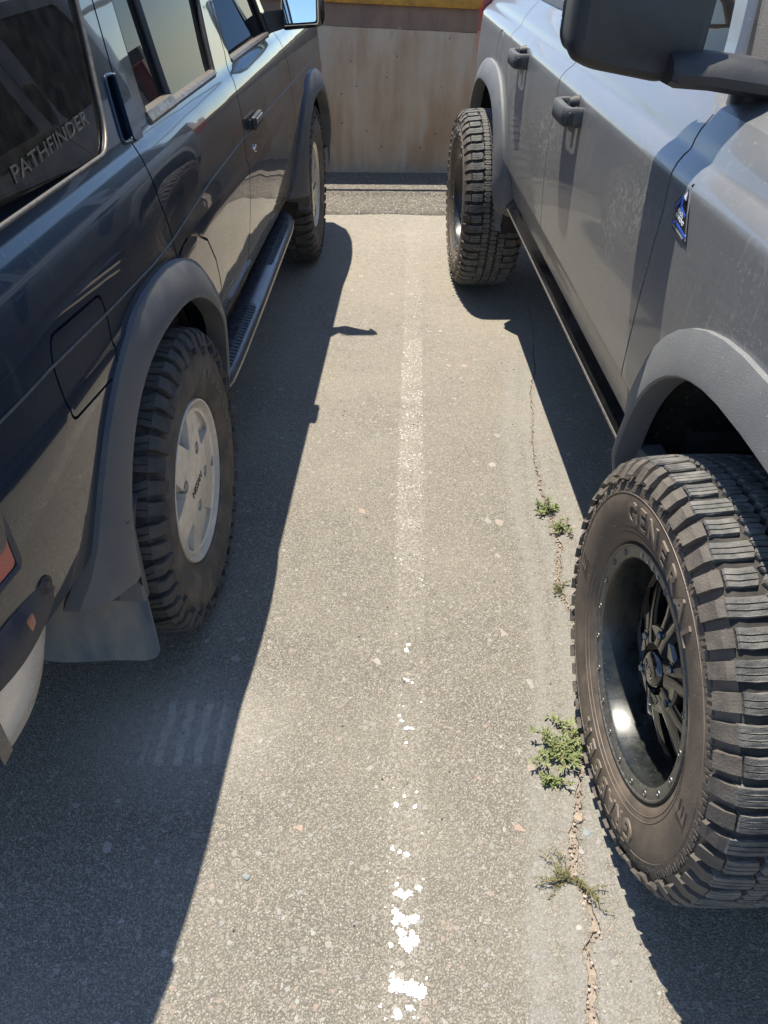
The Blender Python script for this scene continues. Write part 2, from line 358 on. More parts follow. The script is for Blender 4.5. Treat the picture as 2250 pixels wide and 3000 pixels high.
def densify(pl, step):
    out = []
    for i in range(len(pl)-1):
        a, b = pl[i], pl[i+1]; d = math.dist(a, b); k = max(1, int(d/step))
        for j in range(k): out.append((a[0]+(b[0]-a[0])*j/k, a[1]+(b[1]-a[1])*j/k))
    out.append(pl[-1]); return out
def catmull(pl, k=8):
    P = [pl[0]]+list(pl)+[pl[-1]]; out = []
    for i in range(1, len(P)-2):
        p0, p1, p2, p3 = P[i-1], P[i], P[i+1], P[i+2]
        for j in range(k):
            t = j/k
            out.append(tuple(.5*((2*p1[d])+(-p0[d]+p2[d])*t+(2*p0[d]-5*p1[d]+4*p2[d]-p3[d])*t*t+(-p0[d]+3*p1[d]-3*p2[d]+p3[d])*t**3) for d in range(len(p1))))
    out.append(tuple(pl[-1])); return out
def round_poly(poly, r, k=5):
    out = []; n = len(poly)
    for i in range(n):
        p, a, b = Vector(poly[i]), Vector(poly[i-1]), Vector(poly[(i+1) % n])
        u = (a-p); w = (b-p); rr = min(r, u.length*.45, w.length*.45); u = p+u.normalized()*rr; w = p+w.normalized()*rr
        for j in range(k+1):
            t = j/k; q = u*(1-t)**2+p*2*t*(1-t)+w*t*t; out.append((q.x, q.y))
    return out

def groove(pl, F, w=.005, depth=.013):
    loop = math.dist(pl[0], pl[-1]) < 1e-6
    pl = densify(pl, .03); rings = []
    if loop: pl = pl[:-1]
    n = len(pl)
    for i, (s, z) in enumerate(pl):
        a, b = (pl[i-1], pl[(i+1) % n]) if loop else (pl[max(i-1, 0)], pl[min(i+1, n-1)]); d = Vector((b[0]-a[0], b[1]-a[1])).normalized(); nx, nz = -d.y*w/2, d.x*w/2
        f = F(s, z)
        rings.append([(f-depth, s-nx, z-nz), (f+.03, s-nx, z-nz), (f+.03, s+nx, z+nz), (f-depth, s+nx, z+nz)])
    if loop:
        m = MB(); k = 4; m.add([p for r in rings for p in r], [(i*k+j, i*k+(j+1) % k, ((i+1) % n)*k+(j+1) % k, ((i+1) % n)*k+j) for i in range(n) for j in range(k)]); return m
    return MB().loft(rings, True, True)

def cut_body(base, cutters, F, sg, mats, name, parent, extra=None):
    """boolean the openings and shut lines out of the side panel, then give the skin analytic normals"""
    bo = make('tmp', base, M['navy'], None, 1, 0)
    cos_ = []
    for c in cutters:
        co = make('cut', c, M['navy'], None, 1, 0); cos_.append(co)
        md = bo.modifiers.new('b', 'BOOLEAN'); md.operation = 'DIFFERENCE'; md.solver = 'EXACT'; md.object = co
    dg = bpy.context.evaluated_depsgraph_get(); dg.update()
    me = bpy.data.meshes.new_from_object(bo.evaluated_get(dg))
    for c in cos_: bpy.data.objects.remove(c)
    bpy.data.objects.remove(bo)
    out = MB(); out.v = [tuple(v.co) for v in me.vertices]; out.f = [tuple(p.vertices) for p in me.polygons]; out.m = [0]*len(out.f)
    skin_v = len(out.v); bpy.data.meshes.remove(me)
    if extra:
        for e in extra: 
            o = len(out.v); out.v += e.v; out.f += [tuple(i+o for i in f) for f in e.f]; out.m += e.m
    ob = make(name, out, mats, parent, sg, 30)
    me = ob.data; nrm = [None]*len(me.loops); e = .004
    vn = {}
    for p in me.polygons:
        fn = p.normal
        for li in p.loop_indices:
            vi = me.loops[li].vertex_index
            if vi < skin_v:
                if vi not in vn:
                    x, s, z = me.vertices[vi].co; x *= sg
                    if abs(F(s, z)-x) < .002:
                        ds = (F(s+e, z)-F(s-e, z))/(2*e); dz = (F(s, z+e)-F(s, z-e))/(2*e); vn[vi] = Vector((sg*1., -ds, -dz)).normalized()
                    else: vn[vi] = None
                an = vn[vi]
                nrm[li] = an if an is not None and fn.dot(an) > .85 else fn
    # remaining loops keep the computed corner normals
    cn = me.corner_normals
    me.normals_split_custom_set([tuple(n) if n is not None else tuple(cn[i].vector) for i, n in enumerate(nrm)])
    return ob

def arch(c, a, b, n, zc, zbot_f, zbot_r, k=28):
    """wheel-arch outline in (s,z): superellipse above zc, straight-ish sides down to zbot; from rear (-s) to front (+s)"""
    out = []
    out.append((c-a*.985, zbot_r))
    for i in range(k+1):
        t = math.pi*(1-i/k); cx, sx = math.cos(t), math.sin(t)
        x = a*math.copysign(abs(cx)**(2/n), cx); z = b*abs(sx)**(2/n)
        out.append((c+x, zc+z))
    out.append((c+a*.985, zbot_f)); return out

def poly_offset(pl, d):
    out = []; n = len(pl)
    for i in range(n):
        a, b = pl[max(i-1, 0)], pl[min(i+1, n-1)]; t = Vector((b[0]-a[0], b[1]-a[1])).normalized()
        out.append((pl[i][0]-t.y*d, pl[i][1]+t.x*d))
    return out

# ------------------------------------------------------------------ tyres and wheels
def tyre_profile(R, rb, w, bulge=.02):
    oc = -w/2
    half = [(-.012, rb-.004), (.002, rb+.004), (.008, rb+.016), (bulge*.9, rb+.045), (bulge, (rb+R)/2-.006), (bulge*.85, R-.058), (bulge*.25, R-.035), (-.008, R-.018), (-.018, R-.0105), (-.05, R-.0095)]
    oth = [(2*oc-o, r) for o, r in reversed(half)]
    return half+oth

def block(mb, poly, R, h0, h1, crown, inset=.0018, mi=0, c=(0, 0)):
    """tread block: polygon in (o, arc) standing from radius h0 to h1"""
    cx = sum(p[0] for p in poly)/len(poly); cy = sum(p[1] for p in poly)/len(poly)
    def P(o, a, r): 
        r = r-crown(o); t = a/R; return (o, c[0]+r*math.cos(t), c[1]+r*math.sin(t))
    def ins(p, d):
        v = Vector((p[0]-cx, p[1]-cy)); L_ = v.length
        return (cx+v.x*(1-d/L_), cy+v.y*(1-d/L_))
    n = len(poly)
    rings = [[P(*ins(p, -.0012), h0) for p in poly], [P(*p, h1-.0012) for p in poly], [P(*ins(p, inset), h1) for p in poly]]
    vs = [q for r in rings for q in r]; fs = []
    for i in range(2):
        for j in range(n): fs.append((i*n+j, i*n+(j+1) % n, (i+1)*n+(j+1) % n, (i+1)*n+j))
    fs.append(tuple(range(2*n, 3*n)))
    mb.add(vs, fs, mi)

def make_tread_general(R, w, pitches, kind, seed, c):
    rn = random.Random(seed); mb = MB(); oc = -w/2
    crown = lambda o: .007*abs((o-oc)/(w/2))**3.2
    C = 2*math.pi*R; p = C/pitches; h0, h1 = R-.0125, R
    def sliced(poly_fn, n_s, a0, La, gap=.0016):
        """base block plus thin top slices that leave sipes"""
        block(mb, poly_fn(0, 1), R, h0, h1-.0028, crown, .0004, 0, c)
        for i in range(n_s):
            block(mb, poly_fn(i/n_s+(gap/La if i else 0), (i+1)/n_s), R, h1-.0032, h1, crown, .0007, 0, c)
    for k in range(pitches):
        a0 = k*p
        for side in (0, 1):
            X = (lambda o: o) if side == 0 else (lambda o: 2*oc-o)
            sh = a0+(p*.5 if side else 0)
            if kind == 'hex':
                La = p*.66; longer = (k % 2 == 0)
                o_in = -.060 if longer else -.053
                def lug(t0, t1, X=X, sh=sh, La=La, o_in=o_in, longer=longer):
                    sk = lambda t: .004*math.sin(math.pi*t)
                    e_ = -.003 if longer else -.011
                    return [(X(e_), sh+La*t0), (X(e_), sh+La*t1), (X(-.028), sh+La*t1+.002), (X(o_in-sk(t1)), sh+La*t1+.0), (X(o_in-sk(t0)), sh+La*t0), (X(-.028), sh+La*t0+.002)]
                sliced(lug, 3, sh, La)
                # shoulder buttress down the sidewall
                vs = []; ex = .042 if longer else .034
                for t, e in ((0.04, 0), (.96, 0)):
                    for (o, r) in ((-.006, R-.0075), (.0075, R-.016), (.0225, R-ex), (.014, R-ex-.004), (-.012, R-.02)):
                        a = (sh+La*t)/R; vs.append((X(o), c[0]+r*math.cos(a), c[1]+r*math.sin(a)))
                mb.add(vs, [(0, 1, 6, 5), (1, 2, 7, 6), (2, 3, 8, 7), (0, 4, 3, 2, 1)[::-1], (5, 6, 7, 8, 9)[::-1]], 1)
                # little toothed ring bars under the buttresses
                if side == 0:
                    for j in range(3):
                        a = (sh+p*(.05, .30, .62)[j])/R; a2 = a+(p*(.12, .12, .30)[j])/R; r0 = R-.061+(.0, .004, -.003)[j]; r1 = R-.049
                        q = [(o, c[0]+r*math.cos(t), c[1]+r*math.sin(t)) for t in (a, a2) for (o, r) in ((.0145, r0), (.0192, r0), (.0165, r1), (.010, r1))]
                        mb.add(q, [(0, 1, 5, 4), (1, 2, 6, 5), (2, 3, 7, 6), (0, 3, 2, 1), (4, 5, 6, 7)], 1)
            else:
                La = p*.70; o_in = -.066
                j = rn.uniform(-.004, .004); zz = (.016, -.008, .010, -.002)[k % 4]+rn.uniform(-.002, .002)
                def lug(t0, t1, X=X, sh=sh, La=La, j=j, zz=zz):
                    return [(X(-.0), sh+La*t0+j), (X(-.0), sh+La*t1), (X(-.03), sh+La*t1+zz*.6), (X(-.062), sh+La*t1-.004+zz), (X(-.070), sh+La*(t0+t1)/2+zz), (X(-.058), sh+La*t0+.004+zz), (X(-.03), sh+La*t0+zz*.6+.003)]
                sliced(lug, 2, sh, La, .002)
                vs = []; ex = (.062, .045, .054, .038)[k % 4]+rn.uniform(-.004, .004)
                for t in (.05, .95):
                    for (o, r) in ((-.001, R-.005), (.015, R-.017), (.0265, R-ex), (.012, R-ex-.008), (-.012, R-.02)):
                        a = (sh+La*t+rn.uniform(-.002, .002))/R; vs.append((X(o), c[0]+r*math.cos(a), c[1]+r*math.sin(a)))
                mb.add(vs, [(0, 1, 6, 5), (1, 2, 7, 6), (2, 3, 8, 7), (0, 4, 3, 2, 1)[::-1], (5, 6, 7, 8, 9)[::-1]], 0)
        # centre blocks
        if kind == 'hex':
            for row, o in enumerate((-.079, -w/2, -w+.079)):
                for half in (0, 1):
                    ac = a0+p*(half*.5+(.25 if row % 2 else .02)); Lh = p*.205; wo = .0165
                    m = -1 if (row+half) % 2 else 1
                    poly = [(o-wo*.55, ac-Lh), (o+wo*.6, ac-Lh+.002*m), (o+wo, ac-.002*m), (o+wo*.55, ac+Lh), (o-wo*.6, ac+Lh-.002*m), (o-wo, ac+.003*m)]
                    block(mb, poly, R, h0, h1-.002, crown, .0006, 0, c)
                    for t0, t1 in ((-1, -.08), (.08, 1)):
                        q = [(o-wo*(.6 if t0 < -.5 else .95), ac+Lh*t0), (o+wo*(.6 if t0 < -.5 else .95), ac+Lh*t0+.001*m), (o+wo*(.95 if t1 < .5 else .55), ac+Lh*t1), (o-wo*(.95 if t1 < .5 else .6), ac+Lh*t1)]
                        block(mb, q, R, h1-.003, h1, crown, .0008, 0, c)
        else:
            for row, o in enumerate((-.094, -w+.094)):
                ac = a0+p*(.5*row+.1); m = 1 if row else -1; wo = .021; Lh = p*.36
                poly = [(o-wo, ac-Lh*.7), (o-wo*.2, ac-Lh), (o+wo*.5, ac-Lh*.6), (o+wo, ac-Lh*.1), (o+wo*.7, ac+Lh*.75), (o-wo*.1, ac+Lh), (o-wo*.5, ac+Lh*.35), (o-wo*1.1, ac+Lh*.1)]
                block(mb, poly, R, h0, h1-.0025, crown, .0005, 0, c)
                block(mb, [(x*.96+o*.04, y) for x, y in poly[:4]], R, h1-.003, h1, crown, .0008, 0, c)
                block(mb, [(x*.96+o*.04, y) for x, y in poly[4:]], R, h1-.003, h1, crown, .0008, 0, c)
    return mb

def side_o(R, rb, w, bulge):
    pr = tyre_profile(R, rb, w, bulge)[:10]
    def f(r):
        for (o0, r0), (o1, r1) in zip(pr, pr[1:]):
            if r0 <= r <= r1: return o0+(o1-o0)*(r-r0)/(r1-r0+1e-9)
        return pr[4][0]
    return f

def build_wheel_R(parent, sg, name='wheel'):
    R, rb, w = .398, .236, .235; c = (0, R-.004)
    wh = empty(name, (0, 0, 0)); wh.parent = parent
    pr = tyre_profile(R, rb, w, .021)
    ty = make('tyre', MB().lathe(pr[:8], 120, c).lathe(pr[7:-7], 120, c, 1).lathe(pr[-8:], 120, c), [M['sideR'], M['grooveR']], wh, sg, 40)
    # flatten carcass at the road a touch
    tr = make('tread', make_tread_general(R, w, 56, 'hex', 3, c), [M['rubR'], M['buttR']], ty, sg, 0)
    so_ = side_o(R, rb, w, .021)
    mb = MB()
    gen = [180-a for a in (64, 73.5, 83, 93, 102.5, 112, 121)]
    arc_text(mb, 'GENERAL', .297, gen, .056, .0034, so_, -1, c, bold=.0012, sx=1.05)
    gra = [180+a for a in (129, 119.5, 110.5, 101.5, 92.5, 83.5, 74.5)]
    arc_text(mb, 'GRABBER', .298, gra, .056, .0034, so_, -1, c, bold=.0012, sx=1.0)
    # little mountain emblem and tread-badge outlines in relief
    for al in (0, 176):
        a = math.radians(180-al); X0, Z0 = .30*math.cos(a), .30*math.sin(a)
        for dx in (-.012, 0, .012):
            mb.prism([(c[0]-(X0+dx)-.006, c[1]+Z0-.012), (c[0]-(X0+dx)+.006, c[1]+Z0-.012), (c[0]-(X0+dx), c[1]+Z0+.016)], .017, .0228)
    for rr in (R-.068, rb+.03, rb+.02): mb.lathe([(so_(rr)-.002, rr-.0012), (so_(rr)+.0012, rr), (so_(rr)-.002, rr+.0012)], 120, c)
    mb2 = MB()
    make('tyre_lettering', mb, M['letter'], ty, sg, 40)
    # moulding whiskers
    hb = MB(); rn = random.Random(5)
    for k in range(150):
        r = rn.choice((rb+.022, .27, R-.085, R-.06, R-.03)); a = rn.uniform(0, 2*math.pi); o = so_(r)-.001; l = rn.uniform(.004, .009)
        p0 = Vector((o, c[0]+r*math.cos(a), c[1]+r*math.sin(a))); p1 = p0+Vector((l, rn.uniform(-.4, .4)*l, rn.uniform(-.4, .4)*l))
        hb.tube([p0, p1], [.0006, .0003], 3)
    tag(make('rubber_whiskers', hb, M['rubR'], ty, sg, 0), kind='stuff')
    # rim
    mb = MB()
    mb.lathe([(-.012, rb+.001), (-.001, rb-.0005), (.004, rb-.003), (.004, rb-.006), (.001, rb-.008), (-.001, .211), (-.004, .208)], 120, c)
    rim = make('rim', mb, M['lipR'], wh, sg, 40)
    bb = MB(); bb.lathe([(-.004, .2082), (-.010, .2045), (-.055, .201), (-.094, .197), (-.102, .180), (-.150, .176), (-.22, .178)], 120, c)
    make('rim_barrel', bb, M['barrel'], rim, sg, 40)
    lb = MB()
    arc_text(lb, 'FUEL', .2195, [180-a for a in (64, 71, 78, 85)], .0175, .0009, lambda r: .0006, -1, c, bold=.0004)
    make('rim_lettering', lb, M['b_grey'], rim, sg, 0)
    for k in range(20):
        a = 2*math.pi*(k+.3)/20
        if 52 < math.degrees(a) < 92: continue
        rv = MB(); ci = (c[0]+.2195*math.cos(a), c[1]+.2195*math.sin(a))
        rv.lathe([(0, .0066), (.0022, .006), (.0022, .0046), (.0002, .0040)], 14, ci); rv.lathe([(.0012, .0001), (.0012, .0028), (0, .0030)], 10, ci)
        make('rivet', rv, M['lipR'], rim, sg, 40)
    # spokes: eight split spokes sweeping from the hub down into the barrel
    sp = MB()
    ns = 6
    for k in range(ns):
        base = 2*math.pi*(k+.35)/ns
        for sgn in (-1, 1):
            st = []
            for t in (0, .18, .42, .7, 1.0):
                r = .048+(.192-.048)*t
                da = sgn*(.10*(1-t)**1.2+(.235*t**.8)*1.0) if t > .15 else sgn*.20
                da = sgn*(.20 if t == 0 else (.11 if t < .3 else (.13 if t < .6 else (.20 if t < .9 else .245))))
                of = -.034-.034*t**1.1-.008*(t > .9); wd = .020-.004*t if t < .9 else .019
                th = .034
                a = base+da*1.25; er = Vector((0, math.cos(a), math.sin(a))); et = Vector((0, -math.sin(a), math.cos(a)))
                C0 = er*r+Vector((0, c[0], c[1]))
                st.append([C0+et*-wd+Vector((of-.006, 0, 0)), C0+et*-wd*.45+Vector((of, 0, 0)), C0+et*wd*.45+Vector((of, 0, 0)), C0+et*wd+Vector((of-.006, 0, 0)), C0+et*wd*.8+Vector((of-th, 0, 0)), C0+et*-wd*.8+Vector((of-th, 0, 0))])
            sp.loft(st)
    sp.lathe([(-.12, .180), (-.082, .184), (-.078, .196), (-.086, .200)], 90, c)
    make('spokes', sp, M['gloss_black'], rim, sg, 35)
    hb = MB()
    hb.lathe([(-.10, .088), (-.050, .086), (-.041, .080), (-.041, .052), (-.046, .050)], 60, c)
    hb.lathe([(-.046, .0502), (-.046, .036), (-.032, .034), (-.027, .030), (-.025, .024), (-.024, .0001)], 48, c)
    for k in range(6):
        a = 2*math.pi*(k+.2)/6; ci = (c[0]+.070*math.cos(a), c[1]+.070*math.sin(a))
        hb.lathe([(-.041, .014), (-.0395, .0125), (-.0395, .0105), (-.055, .010)], 18, ci)
    hub = make('hub', hb, M['gloss_black'], rim, sg, 35)
    for k in range(6):
        a = 2*math.pi*(k+.2)/6; ci = (c[0]+.070*math.cos(a), c[1]+.070*math.sin(a))
        l = MB(); l.lathe([(-.05, .0085), (-.036, .0082), (-.033, .006), (-.032, .0001)], 6, ci)
        make('lug_nut', l, M['gloss_black'], hub, sg, 20)
    e = MB(); vs, fs = text_geo('FUEL', .020, .0008, .0004)
    e.add([(-.0235+z, c[0]-x, c[1]+y) for x, y, z in vs], fs)
    make('cap_lettering', e, M['steel'], hub, sg, 0)
    br = MB(); br.lathe([(-.135, .0001), (-.135, .165), (-.150, .168), (-.150, .0001)], 60, c); br.box((-.14, c[0]+.11, c[1]+.04), (.07, .07, .16))
    make('brake_disc', br, M['brake'], rim, sg, 35)
    return wh

def build_wheel_L(parent, sg, rot=0, name='wheel'):
    R, rb, w = .379, .2065, .235; c = (0, R-.004)
    wh = empty(name, (0, 0, 0)); wh.parent = parent
    pr = tyre_profile(R, rb, w, .020)
    ty = make('tyre', MB().lathe(pr[:8], 120, c).lathe(pr[7:-7], 120, c, 1).lathe(pr[-8:], 120, c), [M['sideL'], M['grooveR']], wh, sg, 40)
    make('tread', make_tread_general(R, w, 50, 'at', 11, c), [M['rubL']], ty, sg, 0)
    so_ = side_o(R, rb, w, .020)
    mb = MB()
    arc_text(mb, 'BFGoodrich', .268, [62, 52.5, 43, 33.5, 25, 16.5, 8.5, 2, -4.5, -12], .032, .0018, so_, 1, c, bold=.0004)
    for rr in (rb+.014, R-.062): mb.lathe([(so_(rr)-.002, rr-.0014), (so_(rr)+.0014, rr), (so_(rr)-.002, rr+.0014)], 120, c)
    make('tyre_lettering', mb, M['letter'], ty, sg, 40)
    # rim: lip, dish and nearly flat disc with six wedge windows
    mb = MB()
    mb.lathe([(-.012, rb+.0005), (.000, rb), (.005, rb-.003), (.005, rb-.006), (.001, rb-.0095), (-.006, rb-.013), (-.010, .1885), (-.008, .1855)], 120, c)
    rim = make('rim', mb, M['alloy'], wh, sg, 40)
    # face disc by boolean
    d = MB(); prof = [(-.05, .0002), (-.05, .186), (-.008, .186), (-.004, .182), (-.006, .172), (-.003, .150), (.000, .10), (.002, .045), (.002, .0002)]
    n = 96; vs = []; fs = []; k = len(prof)
    for i in range(n):
        a = 2*math.pi*i/n
        for o, r in prof: vs.append((o, c[0]+r*math.cos(a), c[1]+r*math.sin(a)))
    for i in range(n):
        i2 = (i+1) % n
        for j in range(k-1): fs.append((i*k+j, i*k+j+1, i2*k+j+1, i2*k+j))
    fs.append(tuple(i*k for i in range(n))); fs.append(tuple(i*k+k-1 for i in range(n))[::-1])
    d.add(vs, fs)
    cuts = []
    def pol(r, deg): a = math.radians(deg+rot); return (c[0]+r*math.cos(a), c[1]+r*math.sin(a))
    wins = [(41, 23, .174, .096), (101, 15, .178, .110), (163, 17, .177, .106), (219, 14, .176, .112), (276, 23, .176, .094), (343, 5, .178, .140)]
    for deg, hw, ro, ri in wins:
        q = [pol(ri, deg-3)]+[pol(ro, deg-hw+hw*2*j/6) for j in range(7)]+[pol(ri, deg+3)]
        q = round_poly(q[:2]+q[2:-2]+q[-2:], .004, 3)
        cuts.append(MB().prism(q, -.2, .02))
    lugs = [(.033, .077), (.067, -.017), (-.090, .046), (-.019, -.062)]
    for p_ in lugs:
        p0 = (c[0]+p_[0], c[1]+p_[1]); q = [(p0[0]+.0165*math.cos(t), p0[1]+.0165*math.sin(t)) for t in np.linspace(0, 2*math.pi, 19)[:-1]]
        cuts.append(MB().prism(q, -.018, .02))
    for (a0, r0, a1, r1) in ((66, .165, 172, .165), (205, .165, 278, .150), (318, .16, 20, .10)):
        A, B = Vector(pol(r0, a0)), Vector(pol(r1, a1)); t = (B-A).normalized(); nn = Vector((-t.y, t.x))*.0011
        cuts.append(MB().prism([tuple(A-nn), tuple(B-nn), tuple(B+nn), tuple(A+nn)], -.003, .02))
    bo = make('tmp', d, M['alloy'], None, 1, 0); cs = []
    for cc in cuts:
        co = make('cut', cc, M['alloy'], None, 1, 0); cs.append(co)
        md = bo.modifiers.new('b', 'BOOLEAN'); md.operation = 'DIFFERENCE'; md.solver = 'EXACT'; md.object = co
    dg = bpy.context.evaluated_depsgraph_get(); dg.update()
    me = bpy.data.meshes.new_from_object(bo.evaluated_get(dg))
    out = MB(); out.v = [tuple(v.co) for v in me.vertices]; out.f = [tuple(p.vertices) for p in me.polygons]; out.m = [0]*len(out.f)
    for cc in cs: bpy.data.objects.remove(cc)
    bpy.data.objects.remove(bo); bpy.data.meshes.remove(me)
    face = make('wheel_face', out, M['alloy'], rim, sg, 30)
    # sloping floors seen through the windows
    fl = MB(); fl.lathe([(-.026, .10), (-.013, .186)], 60, c); fl.lathe([(-.03, .1885), (-.12, .18), (-.2, .18)], 60, c)
    make('rim_barrel', fl, M['alloy'], rim, sg, 40)
    br = MB(); br.lathe([(-.10, .0001), (-.10, .13), (-.16, .135)], 40, c)
    make('brake_drum', br, M['brake'], rim, sg, 40)
    for p_ in lugs:
        p0 = (c[0]+p_[0], c[1]+p_[1]); l = MB(); l.lathe([(-.02, .0095), (-.004, .0092), (-.001, .006), (0., .0001)], 6, p0)
        make('lug_nut', l, M['steel'], face, sg, 25)
    t = MB(); vs, fs = text_geo('NISSAN', .0265, .0007, .0004)
    ta = math.radians(4)
    t.add([(.0026+z, c[0]-.016+(x*math.cos(ta)-y*math.sin(ta)), c[1]+(x*math.sin(ta)+y*math.cos(ta))) for x, y, z in vs], fs)
    make('wheel_lettering', t, M['letter_dark'], face, sg, 0)
    return wh

def copy_tree(o, parent=None):
    c = o.copy(); COL.objects.link(c); c.parent = parent
    for ch in [x for x in bpy.data.objects if x.parent == o]: copy_tree(ch, c)
    return c

def flare(parent, F, sg, outline, lip, width, m, name='fender_flare', lipfn=None, taper=None, wfn=None):
    """moulded wheel-arch flare following the arch outline; lip = outward offset of its edge"""
    n = len(outline); rings = []
    L0 = lipfn or (lambda i, n: lip)
    WF = wfn or (lambda i, n: 1.)
    def off(k): return [poly_offset(outline, width*k*WF(i, n))[i] for i in range(n)]
    o2 = off(.16); o3 = off(.75); o4 = off(1.0); oi = poly_offset(outline, -.004)
    for i in range(n):
        l = L0(i, n); (s, z) = outline[i]
        a2, a3, a4, ai = o2[i], o3[i], o4[i], oi[i]
        f4 = F(a4[0], a4[1]); k = 1. if taper is None else taper(i, n)
        f3 = f4+(l-f4)*.62*k
        ll = f4+(l-f4)*k
        rings.append([(ll-.055, ai[0], ai[1]), (ll-.004, ai[0], ai[1]), (ll, s, z), (ll-.001, a2[0], a2[1]), (f3, a3[0], a3[1]), (f4+.011*k, a4[0], a4[1]), (f4+.002, a4[0]*1., a4[1]+.0), (f4-.02, a4[0], a4[1]), (f4-.03, a3[0], a3[1])])
    return make(name, MB().loft(rings, True, True), m, parent, sg, 28)

def liner(parent, F, sg, outline, o_out, depth=.42):
    mb = MB(); oo = poly_offset(outline, .02)
    mb.loft([[(o_out, s, z) for s, z in oo], [(o_out-.12, s, z+.0) for s, z in oo], [(o_out-depth, s, z) for s, z in oo]], False, False)
    # inner wall
    n = len(oo); mb.add([(o_out-depth, s, z) for s, z in oo], [tuple(range(n))])
    c = sum(p[0] for p in oo)/n; top = max(p[1] for p in oo)
    mb.tube([(o_out-.20, c-.05, .35), (o_out-.26, c-.08, top-.05)], .028, 10)
    mb.tube([(o_out-.07, min(p[0] for p in oo)+.04, .5), (o_out-.08, c-.3, top-.06), (o_out-.09, c, top-.012)], .006, 6)
    return make('wheel_arch_liner', mb, M['liner'], parent, sg, 40)

def pane(parent, F, sg, poly, inset, m, name='window', thick=.004):
    """glass pane following the body side surface, as a fan-free strip grid"""
    zs = [p[1] for p in poly]; z0, z1 = min(zs), max(zs); K = 14; rings = []
    def span(z):
        xs = []
        for i in range(len(poly)):
            (a, b), (c_, d) = poly[i], poly[(i+1) % len(poly)]
            if (b-z)*(d-z) <= 0 and b != d: xs.append(a+(c_-a)*(z-b)/(d-b))
        return min(xs), max(xs)
    rows = []
    for j in range(K+1):
        z = z0+(z1-z0)*min(max(j/K, .0008), .9992); a, b = span(z)
        rows.append([(F(a+(b-a)*t, z)-inset, a+(b-a)*t, z) for t in np.linspace(0, 1, 9)])
    mb = MB(); n = 9; vs = [p for r in rows for p in r]; off = len(vs); vs += [(p[0]-thick, p[1], p[2]) for p in vs]
    fs = []
    for j in range(K):
        for i in range(n-1):
            a = j*n+i; fs.append((a, a+1, a+n+1, a+n)); fs.append((off+a, off+a+n, off+a+n+1, off+a+1))
    border = [i for i in range(n)]+[j*n+n-1 for j in range(1, K+1)]+[K*n+i for i in range(n-2, -1, -1)]+[j*n for j in range(K-1, 0, -1)]
    for i in range(len(border)):
        a, b = border[i], border[(i+1) % len(border)]; fs.append((a, off+a, off+b, b))
    mb.add(vs, fs)
    return make(name, mb, m, parent, sg, 40)

def trim_tube(parent, F, sg, pl, r, out, m, name, closed=False, flat=1.):
    pts = [(F(s, z)+out, s, z) for s, z in densify(pl+([pl[0]] if closed else []), .04)]
    if closed: pts = pts[:-1]
    return make(name, MB().tube(pts, r, 8, closed=closed), m, parent, sg, 60)

# ================================================================== ground
def noise1(x, y=0, z=0): return mnoise.noise(Vector((x, y, z)))
crack_pts = [(.25, .352), (.497, .363), (.579, .381), (.618, .376), (.651, .404), (.702, .398), (.765, .378), (.844, .398), (.928, .424), (1.069, .473), (1.20, .488), (1.352, .501), (1.468, .517), (1.577, .492), (1.68, .512), (1.758, .531), (1.892, .525), (2.065, .516), (2.288, .526), (2.511, .559), (2.688, .576), (2.883, .624), (3.10, .65), (3.34, .682), (3.7, .70)]
cy_, cx_ = [p[0] for p in crack_pts], [p[1] for p in crack_pts]
def crack_x(y): return float(np.interp(y, cy_, cx_))
def crack_w(y):
    w = float(np.interp(y, [.2, .5, .62, .7, .8, .9, 1.0, 1.1, 1.3, 1.5, 1.7, 1.9, 2.05, 2.3, 2.6, 3.0, 3.4, 3.7], [.034, .032, .020, .022, .030, .026, .016, .012, .014, .018, .022, .016, .014, .008, .008, .006, .004, .001]))
    return max(.0008, w*.55*(1+.55*noise1(y*28, 3.1)+.55*noise1(y*90, 7.7)))

